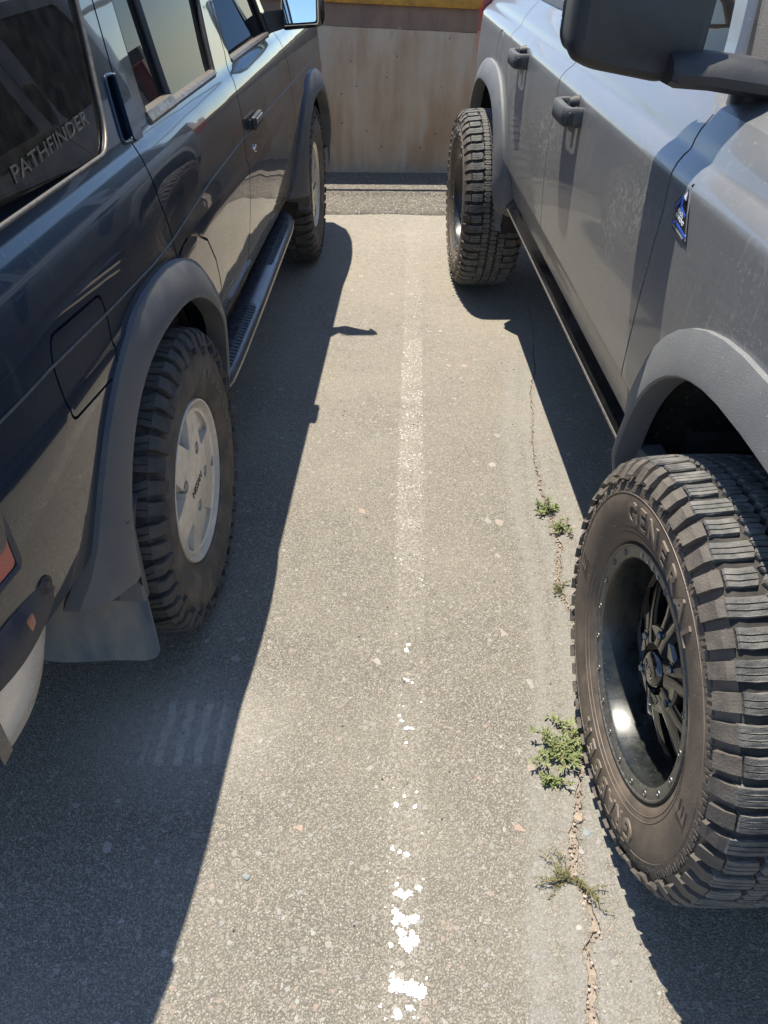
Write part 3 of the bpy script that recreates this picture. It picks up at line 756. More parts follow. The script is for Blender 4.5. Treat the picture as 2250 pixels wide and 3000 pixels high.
def asphalt_material():
    m = bpy.data.materials.new('worn_asphalt'); m.use_nodes = True
    N = m.node_tree.nodes; L = m.node_tree.links; P = N['Principled BSDF']; P.inputs['Roughness'].default_value = .85; P.inputs['Specular IOR Level'].default_value = .35
    tc = N.new('ShaderNodeTexCoord')
    def math_(op, a, b=None, c=None):
        n = N.new('ShaderNodeMath'); n.operation = op
        for i, x in enumerate((a, b, c)):
            if x is None: continue
            if isinstance(x, (int, float)): n.inputs[i].default_value = x
            else: L.new(x, n.inputs[i])
        return n.outputs[0]
    def ramp(x, stops, interp='LINEAR'):
        r = N.new('ShaderNodeValToRGB'); r.color_ramp.interpolation = interp
        while len(r.color_ramp.elements) < len(stops): r.color_ramp.elements.new(.5)
        for e, (p, c) in zip(r.color_ramp.elements, stops): e.position = p; e.color = (*c, 1) if len(c) == 3 else c
        L.new(x, r.inputs[0]); return r.outputs[0]
    def mixc(f, a, b):
        n = N.new('ShaderNodeMix'); n.data_type = 'RGBA'
        for i, x in ((0, f), (6, a), (7, b)):
            if isinstance(x, (int, float)): n.inputs[i].default_value = x
            elif isinstance(x, tuple): n.inputs[i].default_value = (*x, 1)
            else: L.new(x, n.inputs[i])
        return n.outputs[2]
    def noise(scale, det=4, rough=.5):
        n = N.new('ShaderNodeTexNoise'); n.inputs['Scale'].default_value = scale; n.inputs['Detail'].default_value = det; n.inputs['Roughness'].default_value = rough
        L.new(tc.outputs['Object'], n.inputs[0]); return n
    # coordinates gently warped so the stones are irregular
    w = noise(90, 2); add = N.new('ShaderNodeVectorMath'); add.operation = 'MULTIPLY_ADD'; add.inputs[1].default_value = (.006, .006, .0)
    L.new(w.outputs['Color'], add.inputs[0]); L.new(tc.outputs['Object'], add.inputs[2])
    def voro(scale, feat='F1'):
        v = N.new('ShaderNodeTexVoronoi'); v.inputs['Scale'].default_value = scale; v.feature = feat; L.new(add.outputs[0], v.inputs[0]); return v
    v1 = voro(290); v2 = voro(105); v3 = voro(42); v2e = voro(105, 'DISTANCE_TO_EDGE'); v3e = voro(42, 'DISTANCE_TO_EDGE')
    s1 = N.new('ShaderNodeSeparateColor'); L.new(v1.outputs['Color'], s1.inputs[0])
    s2 = N.new('ShaderNodeSeparateColor'); L.new(v2.outputs['Color'], s2.inputs[0])
    s3 = N.new('ShaderNodeSeparateColor'); L.new(v3.outputs['Color'], s3.inputs[0])
    fine = ramp(s1.outputs[0], [(0, (.140, .126, .104)), (.3, (.200, .182, .152)), (.6, (.245, .222, .184)), (.85, (.28, .256, .215)), (1, (.37, .345, .295))])
    binder = (.088, .079, .067)
    e1 = ramp(v1.outputs['Distance'], [(.38, (0, 0, 0)), (.62, (1, 1, 1))])
    col = mixc(math_('MULTIPLY', e1, .72), fine, binder)
    # medium stones, some cells only
    med = ramp(s2.outputs[0], [(0, (.30, .27, .24)), (.25, (.20, .185, .165)), (.5, (.29, .225, .18)), (.7, (.23, .218, .195)), (.85, (.26, .255, .245)), (1, (.33, .315, .285))])
    mk2 = math_('MULTIPLY', math_('GREATER_THAN', s2.outputs[1], .86), math_('GREATER_THAN', v2e.outputs['Distance'], math_('MULTIPLY_ADD', s2.outputs[2], .16, .04)))
    col = mixc(mk2, col, med)
    big = ramp(s3.outputs[0], [(0, (.36, .25, .185)), (.35, (.30, .28, .255)), (.65, (.34, .315, .28)), (1, (.20, .21, .225))])
    mk3 = math_('MULTIPLY', math_('GREATER_THAN', s3.outputs[1], .984), math_('GREATER_THAN', v3e.outputs['Distance'], math_('MULTIPLY_ADD', s3.outputs[2], .20, .10)))
    col = mixc(mk3, col, big)
    # worn polish / dust patches
    pn = noise(1.7, 5, .6); col = mixc(ramp(pn.outputs[0], [(.40, (0, 0, 0)), (.75, (.45, .45, .45))]), col, (.28, .25, .20))
    pn2 = noise(6, 6, .65); col = mixc(ramp(pn2.outputs[0], [(.58, (0, 0, 0)), (.78, (.35, .35, .35))]), col, (.11, .10, .09))
    # ground colour turns paler and tanner toward the far end of the bay
    syy = N.new('ShaderNodeSeparateXYZ'); L.new(tc.outputs['Object'], syy.inputs[0])
    fr_ = N.new('ShaderNodeMapRange'); fr_.inputs[1].default_value = 1.6; fr_.inputs[2].default_value = 4.6; fr_.inputs[3].default_value = .0; fr_.inputs[4].default_value = .5; L.new(syy.outputs[1], fr_.inputs[0])
    col = mixc(math_('MULTIPLY', fr_.outputs[0], ramp(noise(30, 6, .7).outputs[0], [(.35, (.4, .4, .4)), (.6, (1, 1, 1))])), col, (.37, .33, .27))
    # sealant bands beside the crack, from a painted vertex mask broken up by noise
    at = N.new('ShaderNodeAttribute'); at.attribute_name = 'seal'
    sn = noise(38, 6, .7)
    seal = ramp(math_('ADD', at.outputs['Fac'], math_('MULTIPLY', math_('SUBTRACT', sn.outputs[0], .5), 1.5)), [(.30, (0, 0, 0)), (.70, (.58, .58, .58))])
    sc_ = ramp(noise(120, 3).outputs[0], [(.3, (.165, .16, .148)), (.7, (.25, .24, .218))])
    col = mixc(seal, col, sc_)
    # muddy tyre print in the shade
    sx = N.new('ShaderNodeSeparateXYZ'); L.new(tc.outputs['Object'], sx.inputs[0])
    dx = math_('ABSOLUTE', math_('ADD', sx.outputs[0], .455)); dy = math_('ABSOLUTE', math_('SUBTRACT', sx.outputs[1], 1.085))
    box = math_('MULTIPLY', ramp(dx, [(.075, (1, 1, 1)), (.11, (0, 0, 0))]), ramp(dy, [(.075, (1, 1, 1)), (.11, (0, 0, 0))]))
    st = N.new('ShaderNodeTexWave'); st.inputs['Scale'].default_value = 7.2; st.inputs['Distortion'].default_value = 1.6; st.inputs['Detail'].default_value = 2; st.inputs['Detail Scale'].default_value = 3; st.bands_direction = 'X'
    L.new(tc.outputs['Object'], st.inputs[0])
    stp = ramp(st.outputs[0], [(.45, (.08, .08, .08)), (.62, (1, 1, 1))])
    halo = math_('MULTIPLY', ramp(math_('ABSOLUTE', math_('ADD', sx.outputs[0], .47)), [(.05, (1, 1, 1)), (.30, (0, 0, 0))]), ramp(dy, [(.03, (1, 1, 1)), (.22, (0, 0, 0))]))
    pr = math_('MAXIMUM', math_('MULTIPLY', math_('MULTIPLY', box, stp), 1.), math_('MULTIPLY', halo, .6))
    col = mixc(math_('MULTIPLY', pr, ramp(noise(60, 4).outputs[0], [(.35, (.6, .6, .6)), (.55, (1, 1, 1))])), col, (.40, .37, .32))
    # scuffed remains of the paint film between the stones
    lx = math_('ABSOLUTE', math_('SUBTRACT', sx.outputs[0], math_('MULTIPLY_ADD', sx.outputs[1], .031, .023)))
    lb_ = ramp(lx, [(.036, (1, 1, 1)), (.046, (0, 0, 0))])
    ly_ = ramp(math_('DIVIDE', sx.outputs[1], 5.), [(.06, (.24, .24, .24)), (.30, (.16, .16, .16)), (.38, (.42, .42, .42)), (.62, (.55, .55, .55)), (.68, (.20, .20, .20)), (.97, (.14, .14, .14))])
    pm = math_('MULTIPLY', math_('MULTIPLY', lb_, ly_), ramp(noise(110, 5, .75).outputs[0], [(.48, (0, 0, 0)), (.56, (1, 1, 1))]))
    pm = math_('MULTIPLY', pm, ramp(noise(9, 4, .6).outputs[0], [(.38, (.25, .25, .25)), (.56, (1, 1, 1))]))
    col = mixc(pm, col, (.50, .47, .41))
    L.new(col, P.inputs['Base Color'])
    # relief: rounded stones standing out of the binder
    h1 = math_('SUBTRACT', 1., math_('MULTIPLY', v1.outputs['Distance'], 1.3))
    h = math_('ADD', math_('MULTIPLY', h1, .6), math_('ADD', math_('MULTIPLY', s1.outputs[1], .35), math_('MULTIPLY', mk2, .35)))
    h = math_('ADD', h, math_('MULTIPLY', noise(420, 3).outputs[0], .25))
    h = math_('MULTIPLY', h, math_('SUBTRACT', 1., math_('MULTIPLY', seal, .7)))
    bp = N.new('ShaderNodeBump'); bp.inputs['Strength'].default_value = .85; bp.inputs['Distance'].default_value = .0035
    L.new(h, bp.inputs['Height']); L.new(bp.outputs[0], P.inputs['Normal'])
    return m
M['asphalt'] = asphalt_material()

def build_ground():
    ys = [-60, -8, -2, -.5, 0, .2]+list(np.arange(.25, 3.7, .0055))+[3.72, 4.2, 5, 6, 10, 60]
    offs_l = [-.40, -.20, -.130, -.092, -.066, -.052, -.034, -.014]
    offs_r = [.014, .034, .050, .062, .100, .104, .20, .35]
    #         seal mask per column
    seal_l = [0, .22, .34, .80, .62, .50, .72, .85]; seal_r = [.85, .72, .52, .60, .80, .40, .18, 0]
    vs = []; fs = []; seal = []; nc = None
    for y in ys:
        cx = crack_x(min(max(y, .25), 3.7)); inr = .25 <= y <= 3.69
        w = crack_w(y) if inr else .0008
        j = noise1(y*55, 9.2)*.004+noise1(y*16, 2.2)*.005 if inr else 0
        xl, xr = cx+j-w/2, cx+j+w/2+noise1(y*120, 4.4)*.005
        if xr < xl+.0006: xr = xl+.0006
        fade = float(np.interp(y, [0, .3, 2.9, 3.6], [0, 1, .8, 0]))
        sl = noise1(y*1.3, 5)*.006+noise1(y*5.5, 15)*.012+noise1(y*23, 8)*.005
        sm = float(np.mean([crack_x(min(max(y+d, .25), 3.7)) for d in (-.30, -.22, -.15, -.08, 0, .08, .15, .22, .30)]))
        row = [(-60, 0, 0), (-2, 0, 0)]+[(sm+o+sl, 0, q) for o, q in zip(offs_l, seal_l)]
        row = [(min(x, xl-.0005*(len(row)-i)), z, q) for i, (x, z, q) in enumerate(row)]
        dpt = .012 if inr else .0
        row += [(xl, 0, .3), (xl+.0002, -dpt, 0), (xr-.0002, -dpt, 0), (xr, 0, .3)]
        rr = [(sm+o+sl, 0, q) for o, q in zip(offs_r, seal_r)]
        row += [(max(x, xr+.0005*(i+1)), z, q) for i, (x, z, q) in enumerate(rr)]+[(2.5, 0, 0), (60, 0, 0)]
        nc = len(row)
        for x, z, q in row: vs.append((x, y, z)); seal.append(q*fade)
    for i in range(len(ys)-1):
        for j in range(nc-1): a = i*nc+j; fs.append((a, a+1, a+nc+1, a+nc))
    mb = MB().add(vs, fs); g = make('ground', mb, M['asphalt'], None, 1, 0, recalc=False)
    at = g.data.attributes.new('seal', 'FLOAT', 'POINT'); at.data.foreach_set('value', seal)
    tag(g, 'sun-bleached grey asphalt of the parking bay with a cracked seam', kind='structure')
    # pink soil in the crack with rubble
    soil = mat('pink_soil', (.30, .245, .20), (.18, .145, .115), rough=.95, scale=70, bump=.9, bscale=260)
    sb = MB(); vs = []; fs = []
    yy = [y for y in ys if .25 <= y <= 3.69]
    for i, y in enumerate(yy):
        cx = crack_x(y); w = crack_w(y)
        for k, t in enumerate((-.62, -.25, .25, .62)):
            vs.append((cx+t*w*1.1+noise1(y*55, 9.2)*.004+noise1(y*16, 2.2)*.005, y, -.0065+(.0085 if abs(t) < .5 else 0)*(.35+.9*noise1(y*45, t*5+2))*min(1, w/.02)))
    for i in range(len(yy)-1):
        for k in range(3): a = i*4+k; fs.append((a, a+1, a+5, a+4))
    tag(make('crack_soil', MB().add(vs, fs), soil, None, 1, 60, recalc=False), 'pinkish dirt filling the long crack in the asphalt', kind='structure')
    rb = MB(); rn = random.Random(21)
    for k in range(1500):
        y = rn.uniform(.3, 2.4); w = crack_w(y)
        if rn.random() > .3+w*30: continue
        r = rn.uniform(.0010, .0034)*(1 if rn.random() < .9 else 1.6); x = crack_x(y)+rn.gauss(0, w*.55+.003)+noise1(y*16, 2.2)*.005
        pebble(rb, (x, y, rn.uniform(-.003, .002)), r, rn, mi=rn.choice((0, 0, 1)))
    tag(make('crack_gravel', rb, [soil, mat('grit', (.42, .34, .27), (.25, .22, .19), rough=.9, scale=90)], None, 1, 0), 'fine gravel and dirt crumbs lying along the asphalt crack', kind='stuff')
    return g

def pebble(mb, c, r, rn, mi=0, flat=.6, seg=6):
    ax = rn.uniform(.7, 1.35); rot = rn.uniform(0, 6.28); vs = []; rings = (-.75, 0, .7)
    for zz in rings:
        q = math.sqrt(1-zz*zz)
        for k in range(seg):
            a = 2*math.pi*k/seg+rot; rr = r*q*rn.uniform(.82, 1.15)
            x, y = rr*math.cos(a)*ax, rr*math.sin(a)
            vs.append((c[0]+x*math.cos(rot)-y*math.sin(rot), c[1]+x*math.sin(rot)+y*math.cos(rot), c[2]+zz*r*flat))
    n = seg; fs = [tuple(range(n))[::-1], tuple(range(2*n, 3*n))]
    for i in range(2):
        for j in range(n): fs.append((i*n+j, i*n+(j+1) % n, (i+1)*n+(j+1) % n, (i+1)*n+j))
    mb.add(vs, fs, mi)
build_ground()

hl = MB(); pts = [(math.cos(a)*170, math.sin(a)*170) for a in np.linspace(math.pi*.98, math.pi*2.02, 90)]  # unseen ridge, added to darken the horizon in mirror and paint reflections
hl.loft([[(x, y, -1), (x*1.0, y, 5+4*noise1(x*.02, y*.02)+1.5*noise1(x*.11, y*.1)), (x*1.3, y*1.3, 12+9*noise1(x*.012, y*.014)), (x*1.3, y*1.3, -1)] for x, y in pts])
tag(make('added_hills', hl, mat('added_hills_scrub', (.07, .085, .05), (.16, .13, .09), rough=.95, scale=.3), None, 1, 60), 'low scrub-covered ridge added behind the camera to darken horizon reflections', kind='structure')
# worn white bay line: what is left of it are chips of paint on the stones
def line_x(y): return .023+.031*y
def build_line():
    rn = random.Random(4); mb = MB()
    def chip(x, y, r, el=1., k=9, z=.0009):
        z += rn.uniform(0, .0012)
        rot = rn.uniform(0, 6.28); ph = rn.uniform(0, 99); vs = []
        for j in range(k):
            a = 2*math.pi*j/k; rr = r*(1+.75*noise1(math.cos(a)*1.9+ph, math.sin(a)*1.9, 3)+.22*noise1(math.cos(a)*3.5+ph, math.sin(a)*3.5))
            px, py = rr*math.cos(a)*el, rr*math.sin(a)
            vs.append((x+px*math.cos(rot)-py*math.sin(rot), y+px*math.sin(rot)+py*math.cos(rot)))
        n = len(vs); V = [(a, b, z) for a, b in vs]+[(a+(a-x)*.04, b+(b-y)*.04, .0004) for a, b in vs]
        mb.add(V, [tuple(range(n))]+[(i, i+n, (i+1) % n+n, (i+1) % n) for i in range(n)])
    # the large flakes nearest the camera
    big = [(.052, .552, .021), (.028, .558, .018), (.068, .545, .015), (.022, .552, .012), (.05, .520, .009), (.03, .508, .012), (.044, .628, .017), (.036, .645, .013), (.056, .632, .014), (.046, .660, .012), (.034, .672, .016), (.066, .673, .010), (.05, .615, .010), (.018, .622, .007),
           (.036, .716, .014), (.072, .728, .010), (.03, .735, .007), (.05, .795, .010), (.036, .80, .007), (.022, .807, .007), (.030, .905, .009), (.070, .900, .008), (.048, .925, .006), (.075, .935, .005), (.056, 1.10, .008), (.045, 1.12, .007), (.068, 1.10, .007), (.04, 1.135, .006), (.055, 1.06, .006), (.062, 1.24, .007), (.072, 1.235, .006), (.055, 1.245, .006), (.06, 1.34, .010), (.066, 1.36, .008)]
    for x, y, r in big:
        if r > .013:
            for q in range(4): chip(x+rn.gauss(0, r*.62), y+rn.gauss(0, r*.5), r*rn.uniform(.22, .45), 1.4, 18)
        chip(x, y, r*.52, 1.3, 26)
    for k in range(5200):
        y = rn.uniform(.45, 4.6)
        dens = float(np.interp(y, [.45, .7, .9, 1.3, 1.5, 1.8, 2.2, 2.6, 3.0, 3.3, 4.6], [.34, .22, .08, .035, .03, .10, .26, .36, .30, .11, .08]))
        if noise1(y*3.1, 8)*.5+.5 < .35: dens *= .5
        if rn.random() > dens: continue
        x = line_x(y)+rn.uniform(-.043, .043)
        if noise1(x*40, y*30, 2) < (.12 if y < 1.8 else .02): continue
        chip(x, y, rn.uniform(.0009, .0022), rn.uniform(.8, 1.7), 7, .0006)
    tag(make('bay_line', mb, mat('road_paint', (.78, .76, .72), (.26, .235, .20), rough=.6, scale=150, lo=.56, hi=.66, bump=.2), None, 1, 0), 'worn white painted parking line down the middle of the asphalt', kind='structure')
build_line()

# asphalt berm, concrete wall, yellow cladding and rail at the far end
def build_far():
    rn = random.Random(3); xs = np.arange(-3.2, 3.21, .022); rows = [(4.955, -.004), (4.965, .007), (4.985, .014), (5.02, .020), (5.08, .026), (5.14, .029), (5.20, .032), (5.26, .034), (5.27, .046), (5.33, .048), (5.45, .050), (5.6, .052), (5.80, .054)]
    vs = []; fs = []; n = len(xs)
    for y, z in rows:
        for x in xs:
            j = noise1(x*6, 1.3)*.012*(y < 5.05)+noise1(x*30, 2.3)*.006*(y < 5.0); rough = (.010 if 4.98 < y < 5.25 else .002)
            vs.append((x, y+j-.07*abs(x)**1.5*(y < 5.3), z+noise1(x*28, y*40)*rough if y > 4.96 else z))
    for i in range(len(rows)-1):
        for j in range(n-1): a = i*n+j; fs.append((a, a+1, a+n+1, a+n))
    rough_as = mat('rough_patch_asphalt', (.155, .135, .11), (.075, .066, .056), rough=.95, scale=55, bump=1., bscale=170, lo=.4, hi=.6, speck=((.32, .29, .25), 60, .7))
    tag(make('kerb_patch', MB().add(vs, fs), rough_as, None, 1, 60), 'rough raised asphalt kerb at the foot of the concrete wall', kind='structure')
    conc = bpy.data.materials.new('stained_concrete'); conc.use_nodes = True
    N = conc.node_tree.nodes; L = conc.node_tree.links; P = N['Principled BSDF']; P.inputs['Roughness'].default_value = .9
    tc = N.new('ShaderNodeTexCoord')
    def nz(scale, stretch, det=7):
        mp = N.new('ShaderNodeMapping'); mp.inputs['Scale'].default_value = stretch; L.new(tc.outputs['Object'], mp.inputs[0])
        n = N.new('ShaderNodeTexNoise'); n.inputs['Scale'].default_value = scale; n.inputs['Detail'].default_value = det; n.inputs['Roughness'].default_value = .6; L.new(mp.outputs[0], n.inputs[0]); return n.outputs[0]
    def mixr(fac, lo, hi, a, b, mx=1.):
        r = N.new('ShaderNodeMapRange'); r.inputs[1].default_value = lo; r.inputs[2].default_value = hi; r.inputs[4].default_value = mx; L.new(fac, r.inputs[0])
        m = N.new('ShaderNodeMix'); m.data_type = 'RGBA'; L.new(r.outputs[0], m.inputs[0])
        for i, x in ((6, a), (7, b)):
            if isinstance(x, tuple): m.inputs[i].default_value = (*x, 1)
            else: L.new(x, m.inputs[i])
        return m.outputs[2]
    c = mixr(nz(3.5, (1.6, 1, .45)), .38, .62, (.56, .41, .265), (.42, .265, .15))
    c = mixr(nz(5, (2.6, 1, .3)), .52, .7, c, (.56, .46, .35), .7)
    c = mixr(nz(14, (1, 1, .7)), .60, .72, c, (.30, .25, .19), .5)
    c = mixr(nz(2.2, (1, 1, .8), 9), .45, .65, c, (.50, .39, .27), .6)
    sz = N.new('ShaderNodeSeparateXYZ'); L.new(tc.outputs['Object'], sz.inputs[0])
    lowz = N.new('ShaderNodeMath'); lowz.operation = 'MULTIPLY_ADD'; lowz.inputs[1].default_value = -3.; lowz.inputs[2].default_value = .75; L.new(sz.outputs[2], lowz.inputs[0])
    ad = N.new('ShaderNodeMath'); ad.operation = 'ADD'; L.new(lowz.outputs[0], ad.inputs[0]); L.new(nz(22, (1, 1, 1)), ad.inputs[1])
    c = mixr(ad.outputs[0], .85, 1.15, c, (.33, .31, .26), .6)
    v = N.new('ShaderNodeTexVoronoi'); v.inputs['Scale'].default_value = 30; L.new(tc.outputs['Object'], v.inputs[0])
    sp = N.new('ShaderNodeSeparateColor'); L.new(v.outputs['Color'], sp.inputs[0])
    g = N.new('ShaderNodeMath'); g.operation = 'GREATER_THAN'; g.inputs[1].default_value = .955; L.new(sp.outputs[0], g.inputs[0])
    l2 = N.new('ShaderNodeMath'); l2.operation = 'LESS_THAN'; l2.inputs[1].default_value = .2; L.new(v.outputs['Distance'], l2.inputs[0])
    q = N.new('ShaderNodeMath'); q.operation = 'MULTIPLY'; L.new(g.outputs[0], q.inputs[0]); L.new(l2.outputs[0], q.inputs[1])
    c = mixr(q.outputs[0], 0, 1, c, (.10, .08, .06), .75)
    L.new(c, P.inputs['Base Color'])
    bp = N.new('ShaderNodeBump'); bp.inputs['Strength'].default_value = .5; bp.inputs['Distance'].default_value = .004
    L.new(nz(60, (1, 1, 1), 8), bp.inputs['Height']); L.new(bp.outputs[0], P.inputs['Normal'])
    w = empty('retaining_wall', (0, 5.735, 0))
    tag(w, 'stained tan concrete retaining wall topped with a brown rail and yellow boards', 'wall')
    mb = MB(); xs = np.arange(-6, 6.01, .05); rings = []
    for x in xs:
        t = .915-.036*x+noise1(x*9, 4)*.0035; rings.append([(x, 0+noise1(x*3, 1)*.002, -.1), (x, noise1(x*4, 2)*.002, .4), (x, noise1(x*3, 3)*.002, t-.012), (x, .006, t), (x, .30, t), (x, .30, -.1)])
    make('concrete_face', mb.loft(rings), conc, w, 1, 30)
    brown = mat('rust_stained_band', (.27, .175, .115), (.18, .12, .085), rough=.85, scale=9, bump=.4, bscale=60, stretch=(1, 1, .5), speck=((.30, .24, .18), 25, .93))
    mb = MB(); rings = []
    for x in xs: t = .917-.036*x; rings.append([(x, .004, t), (x, .010, t+.125), (x, .28, t+.125), (x, .28, t)])
    make('brown_band', mb.loft(rings), brown, w, 1, 30)
    yel = mat('weathered_yellow_paint', (.55, .28, .035), (.22, .11, .04), rough=.6, scale=11, bump=.3, bscale=60, lo=.42, hi=.75)
    mb = MB(); rings = []
    for x in xs: t = 1.044-.036*x; rings.append([(x, -.012, t+noise1(x*20, 3)*.002), (x, -.020, t+.02), (x, -.02, 1.095), (x, .25, 1.095), (x, .25, t)])
    make('yellow_boards', mb.loft(rings), yel, w, 1, 30)
    mb = MB(); mb.tube([(x, .02, 1.72) for x in (-6, 0, 6)], .020, 10)
    for x in (-5.2, -2.6, 2.4, 5.0): mb.tube([(x, .02, 1.095), (x, .02, 1.72)], .018, 8)
    make('handrail', mb, M['steel'], w, 1, 60)
build_far()

# ================================================================== dark navy SUV (left)
TL = .0347
rootL = empty('suv', (-.467, 1.562, 0), -TL)
tag(rootL, 'dark navy older SUV with tan alloy wheels and chrome bumper, nose toward the wall', 'car', 'cars parked in the bays')
RL = .375
archLr = arch(0, .425, .435, 2.35, RL, .50, .575)
archLf = arch(2.65, .425, .435, 2.35, RL, .47, .50)
cut = []
def arch_cut(ar, grow=.03): 
    q = poly_offset(ar, grow); return MB().prism([(q[0][0], .2)]+q+[(q[-1][0], .2)], -1, 1)
cut.append(arch_cut(archLr)); cut.append(arch_cut(archLf))
qwin = round_poly([(-.60, 1.135), (.035, 1.130), (.085, 1.165), (.154, 1.29), (.19, 1.37), (.225, 1.50), (.225, 1.58), (-.58, 1.58)], .03)
rwin = round_poly([(.325, 1.122), (.985, 1.120), (1.07, 1.30), (1.115, 1.58), (.415, 1.58), (.378, 1.36), (.345, 1.22)], .022)
fwin = round_poly([(1.205, 1.120), (1.90, 1.120), (1.84, 1.25), (1.58, 1.58), (1.28, 1.58), (1.215, 1.29)], .02)
for q in (qwin, rwin, fwin): cut.append(MB().prism(q, -1, 1))
cut.append(MB().prism([(1.99, 1.128), (4, 1.10), (4, 2), (1.60, 2), (1.60, 1.66)], -1, 1))
hslot = round_poly([(.178, 1.240), (.228, 1.236), (.186, 1.120), (.132, 1.126)], .012)
cut.append(MB().prism(hslot, lambda s, z: FL(s, z)-.030, lambda s, z: FL(s, z)+.05))
W5 = .0065
cut.append(groove([(.285, 1.70), (.268, 1.36), (.231, 1.241), (.182, 1.15), (.160, 1.075), (.160, 1.0), (.188, .915), (.187, .868), (.25, .880), (.30, .882), (.356, .868), (.45, .825), (.53, .745), (.60, .64), (.62, .48)], FL, W5))
cut.append(groove([(1.21, 1.70), (1.185, 1.3), (1.165, 1.16), (1.115, 1.10), (1.072, 1.049), (1.038, .935), (1.036, .80), (1.03, .48)], FL, W5))
cut.append(groove([(2.0, 1.14), (2.045, .95), (2.04, .60), (2.0, .48)], FL, W5))
cut.append(MB().prism([(-1, .40), (-.38, .40), (-.38, .545), (-.72, .565), (-1, .565)], -1, 1))
fd = round_poly([(-.258, .966), (-.468, .982), (-.487, .945), (-.485, .842), (-.272, .820), (-.252, .925)], .018)
cut.append(groove(fd+[fd[0]], FL, .0055, .010))
sideL = slab(FL, -.86, 3.35, .485, 1.665, .032, .022, .045, extra=(.865, .875, 1.05, 1.07, 1.09, 1.105, 1.12, 1.13, 1.14))
# the rest of the shell: far side, roof, rear, hood, nose, floor
WID = -1.62
ex = []
e = slab(lambda s, z: FL(s, z), -.86, 3.35, .485, 1.12, .1, .04, .045); e.v = [(WID-p[0], p[1], p[2]) for p in e.v]; ex.append(e)
e = MB()
def xs_(z, s=1.): return FL(s, z)
def cross(s, z, zc, n=10): 
    a = FL(s, z); b = WID-a; return [(a+(b-a)*t, s, z+(zc-z)*(1-(2*t-1)**4)) for t in np.linspace(0, 1, n+1)]
def shell(stations, th=.03):
    m = MB(); top = [cross(*q) for q in stations]; n = len(top[0])
    rings = [t+[(p[0], p[1], p[2]-th) for p in reversed(t)] for t in top]
    return m.loft(rings)
ex.append(shell([(s, 1.6645, 1.70) for s in (-.855, -.5, 0, .6, 1.2, 1.59)]))
ex.append(shell([(2.02, 1.115, 1.15), (2.4, 1.106, 1.14), (3.0, 1.08, 1.115), (3.33, 1.03, 1.06)]))
for (z0, z1) in ((.50, 1.12),):
    a = FL(-.86, .8); b = WID-a
    m_ = MB(); m_.box(((a+b)/2, -.875, .82), (b and abs(b-a)-.01, .03, .68)); ex.append(m_)
m_ = MB(); m_.box((WID/2, 3.36, .80), (abs(WID)-.12, .03, .54)); ex.append(m_)
m_ = MB()
for s_, w_ in ((-.72, .08),):  # tailgate window pillars
    for sgn in (0, 1):
        A = [FL(-.85, 1.12), FL(-.85, 1.66)]; A = [WID-q for q in A] if sgn else A; d = -.06 if not sgn else .06
        m_.loft([[(A[0], -.885, 1.12), (A[0]+d, -.885, 1.12), (A[0]+d, -.855, 1.12), (A[0], -.855, 1.12)], [(A[1], -.86, 1.66), (A[1]+d, -.86, 1.66), (A[1]+d, -.83, 1.66), (A[1], -.83, 1.66)]])
for sgn in (0, 1):
    for s_lo, s_hi in ((.25, .27), (1.1, 1.17), (1.98, 1.60)):
        A = WID-FL(s_lo, 1.12); B = WID-FL(s_hi, 1.66)
        if sgn: m_.loft([[(A, s_lo-.04, 1.1), (A-.0+.04, s_lo-.04, 1.1), (A+.04, s_lo+.04, 1.1), (A, s_lo+.04, 1.1)], [(B, s_hi-.04, 1.66), (B+.04, s_hi-.04, 1.66), (B+.04, s_hi+.04, 1.66), (B, s_hi+.04, 1.66)]])
ex.append(m_)
bodyL = cut_body(sideL, cut, FL, 1, [M['navy']], 'body', rootL, ex)
# windows, trims
pane(rootL, FL, 1, [p for p in qwin], .006, M['glassQ'], 'quarter_window')
qd = bpy.data.objects['quarter_window']
vs, fs = text_geo('PATHFINDER', .040, .0002, .0, .12)
xm = max(abs(v[0]) for v in vs); k = .170/xm
make('window_lettering', MB().add([(FL(-.148+x*k, 1.186+y*.8)-.0015+z, -.148+x*k, 1.186+y*.8+.010*(x*k/.17)) for x, y, z in vs], fs), M['decal'], qd, 1, 0)
wr = pane(rootL, FL, 1, rwin, .016, M['glassL'], 'rear_door_window'); wf = pane(rootL, FL, 1, fwin, .016, M['glassL'], 'front_door_window')
trim_tube(rootL, FL, 1, qwin, .0042, .001, M['tan_metal'], 'quarter_window_trim', True)
trim_tube(rootL, FL, 1, rwin, .0085, -.008, M['black_plastic'], 'rear_window_seal', True)
trim_tube(rootL, FL, 1, fwin, .0085, -.008, M['black_plastic'], 'front_window_seal', True)
trim_tube(wr, FL, 1, [(.535, 1.125), (.554, 1.34), (.575, 1.58)], .010, -.010, M['black_plastic'], 'window_divider')
def sill(s0, s1, z, h, parent, m, name, out=.004, dep=.016):
    rings = []
    for s in np.linspace(s0, s1, 14):
        f = FL(s, z); g = FL(s, z+h); rings.append([(f+out, s, z), (f+out+.002, s, z+h*.3), (g+out, s, z+h), (g-dep, s, z+h+.002), (f-dep, s, z)])
    return make(name, MB().loft(rings), m, parent, 1, 40)
sill(.325, .535, 1.122, .026, rootL, M['tan_metal'], 'window_sill_trim', .003)
sill(.545, .985, 1.126, .009, rootL, M['tan_metal'], 'window_sill_trim', .002)
sill(1.215, 1.93, 1.126, .010, rootL, M['tan_metal'], 'window_sill_trim', .002)
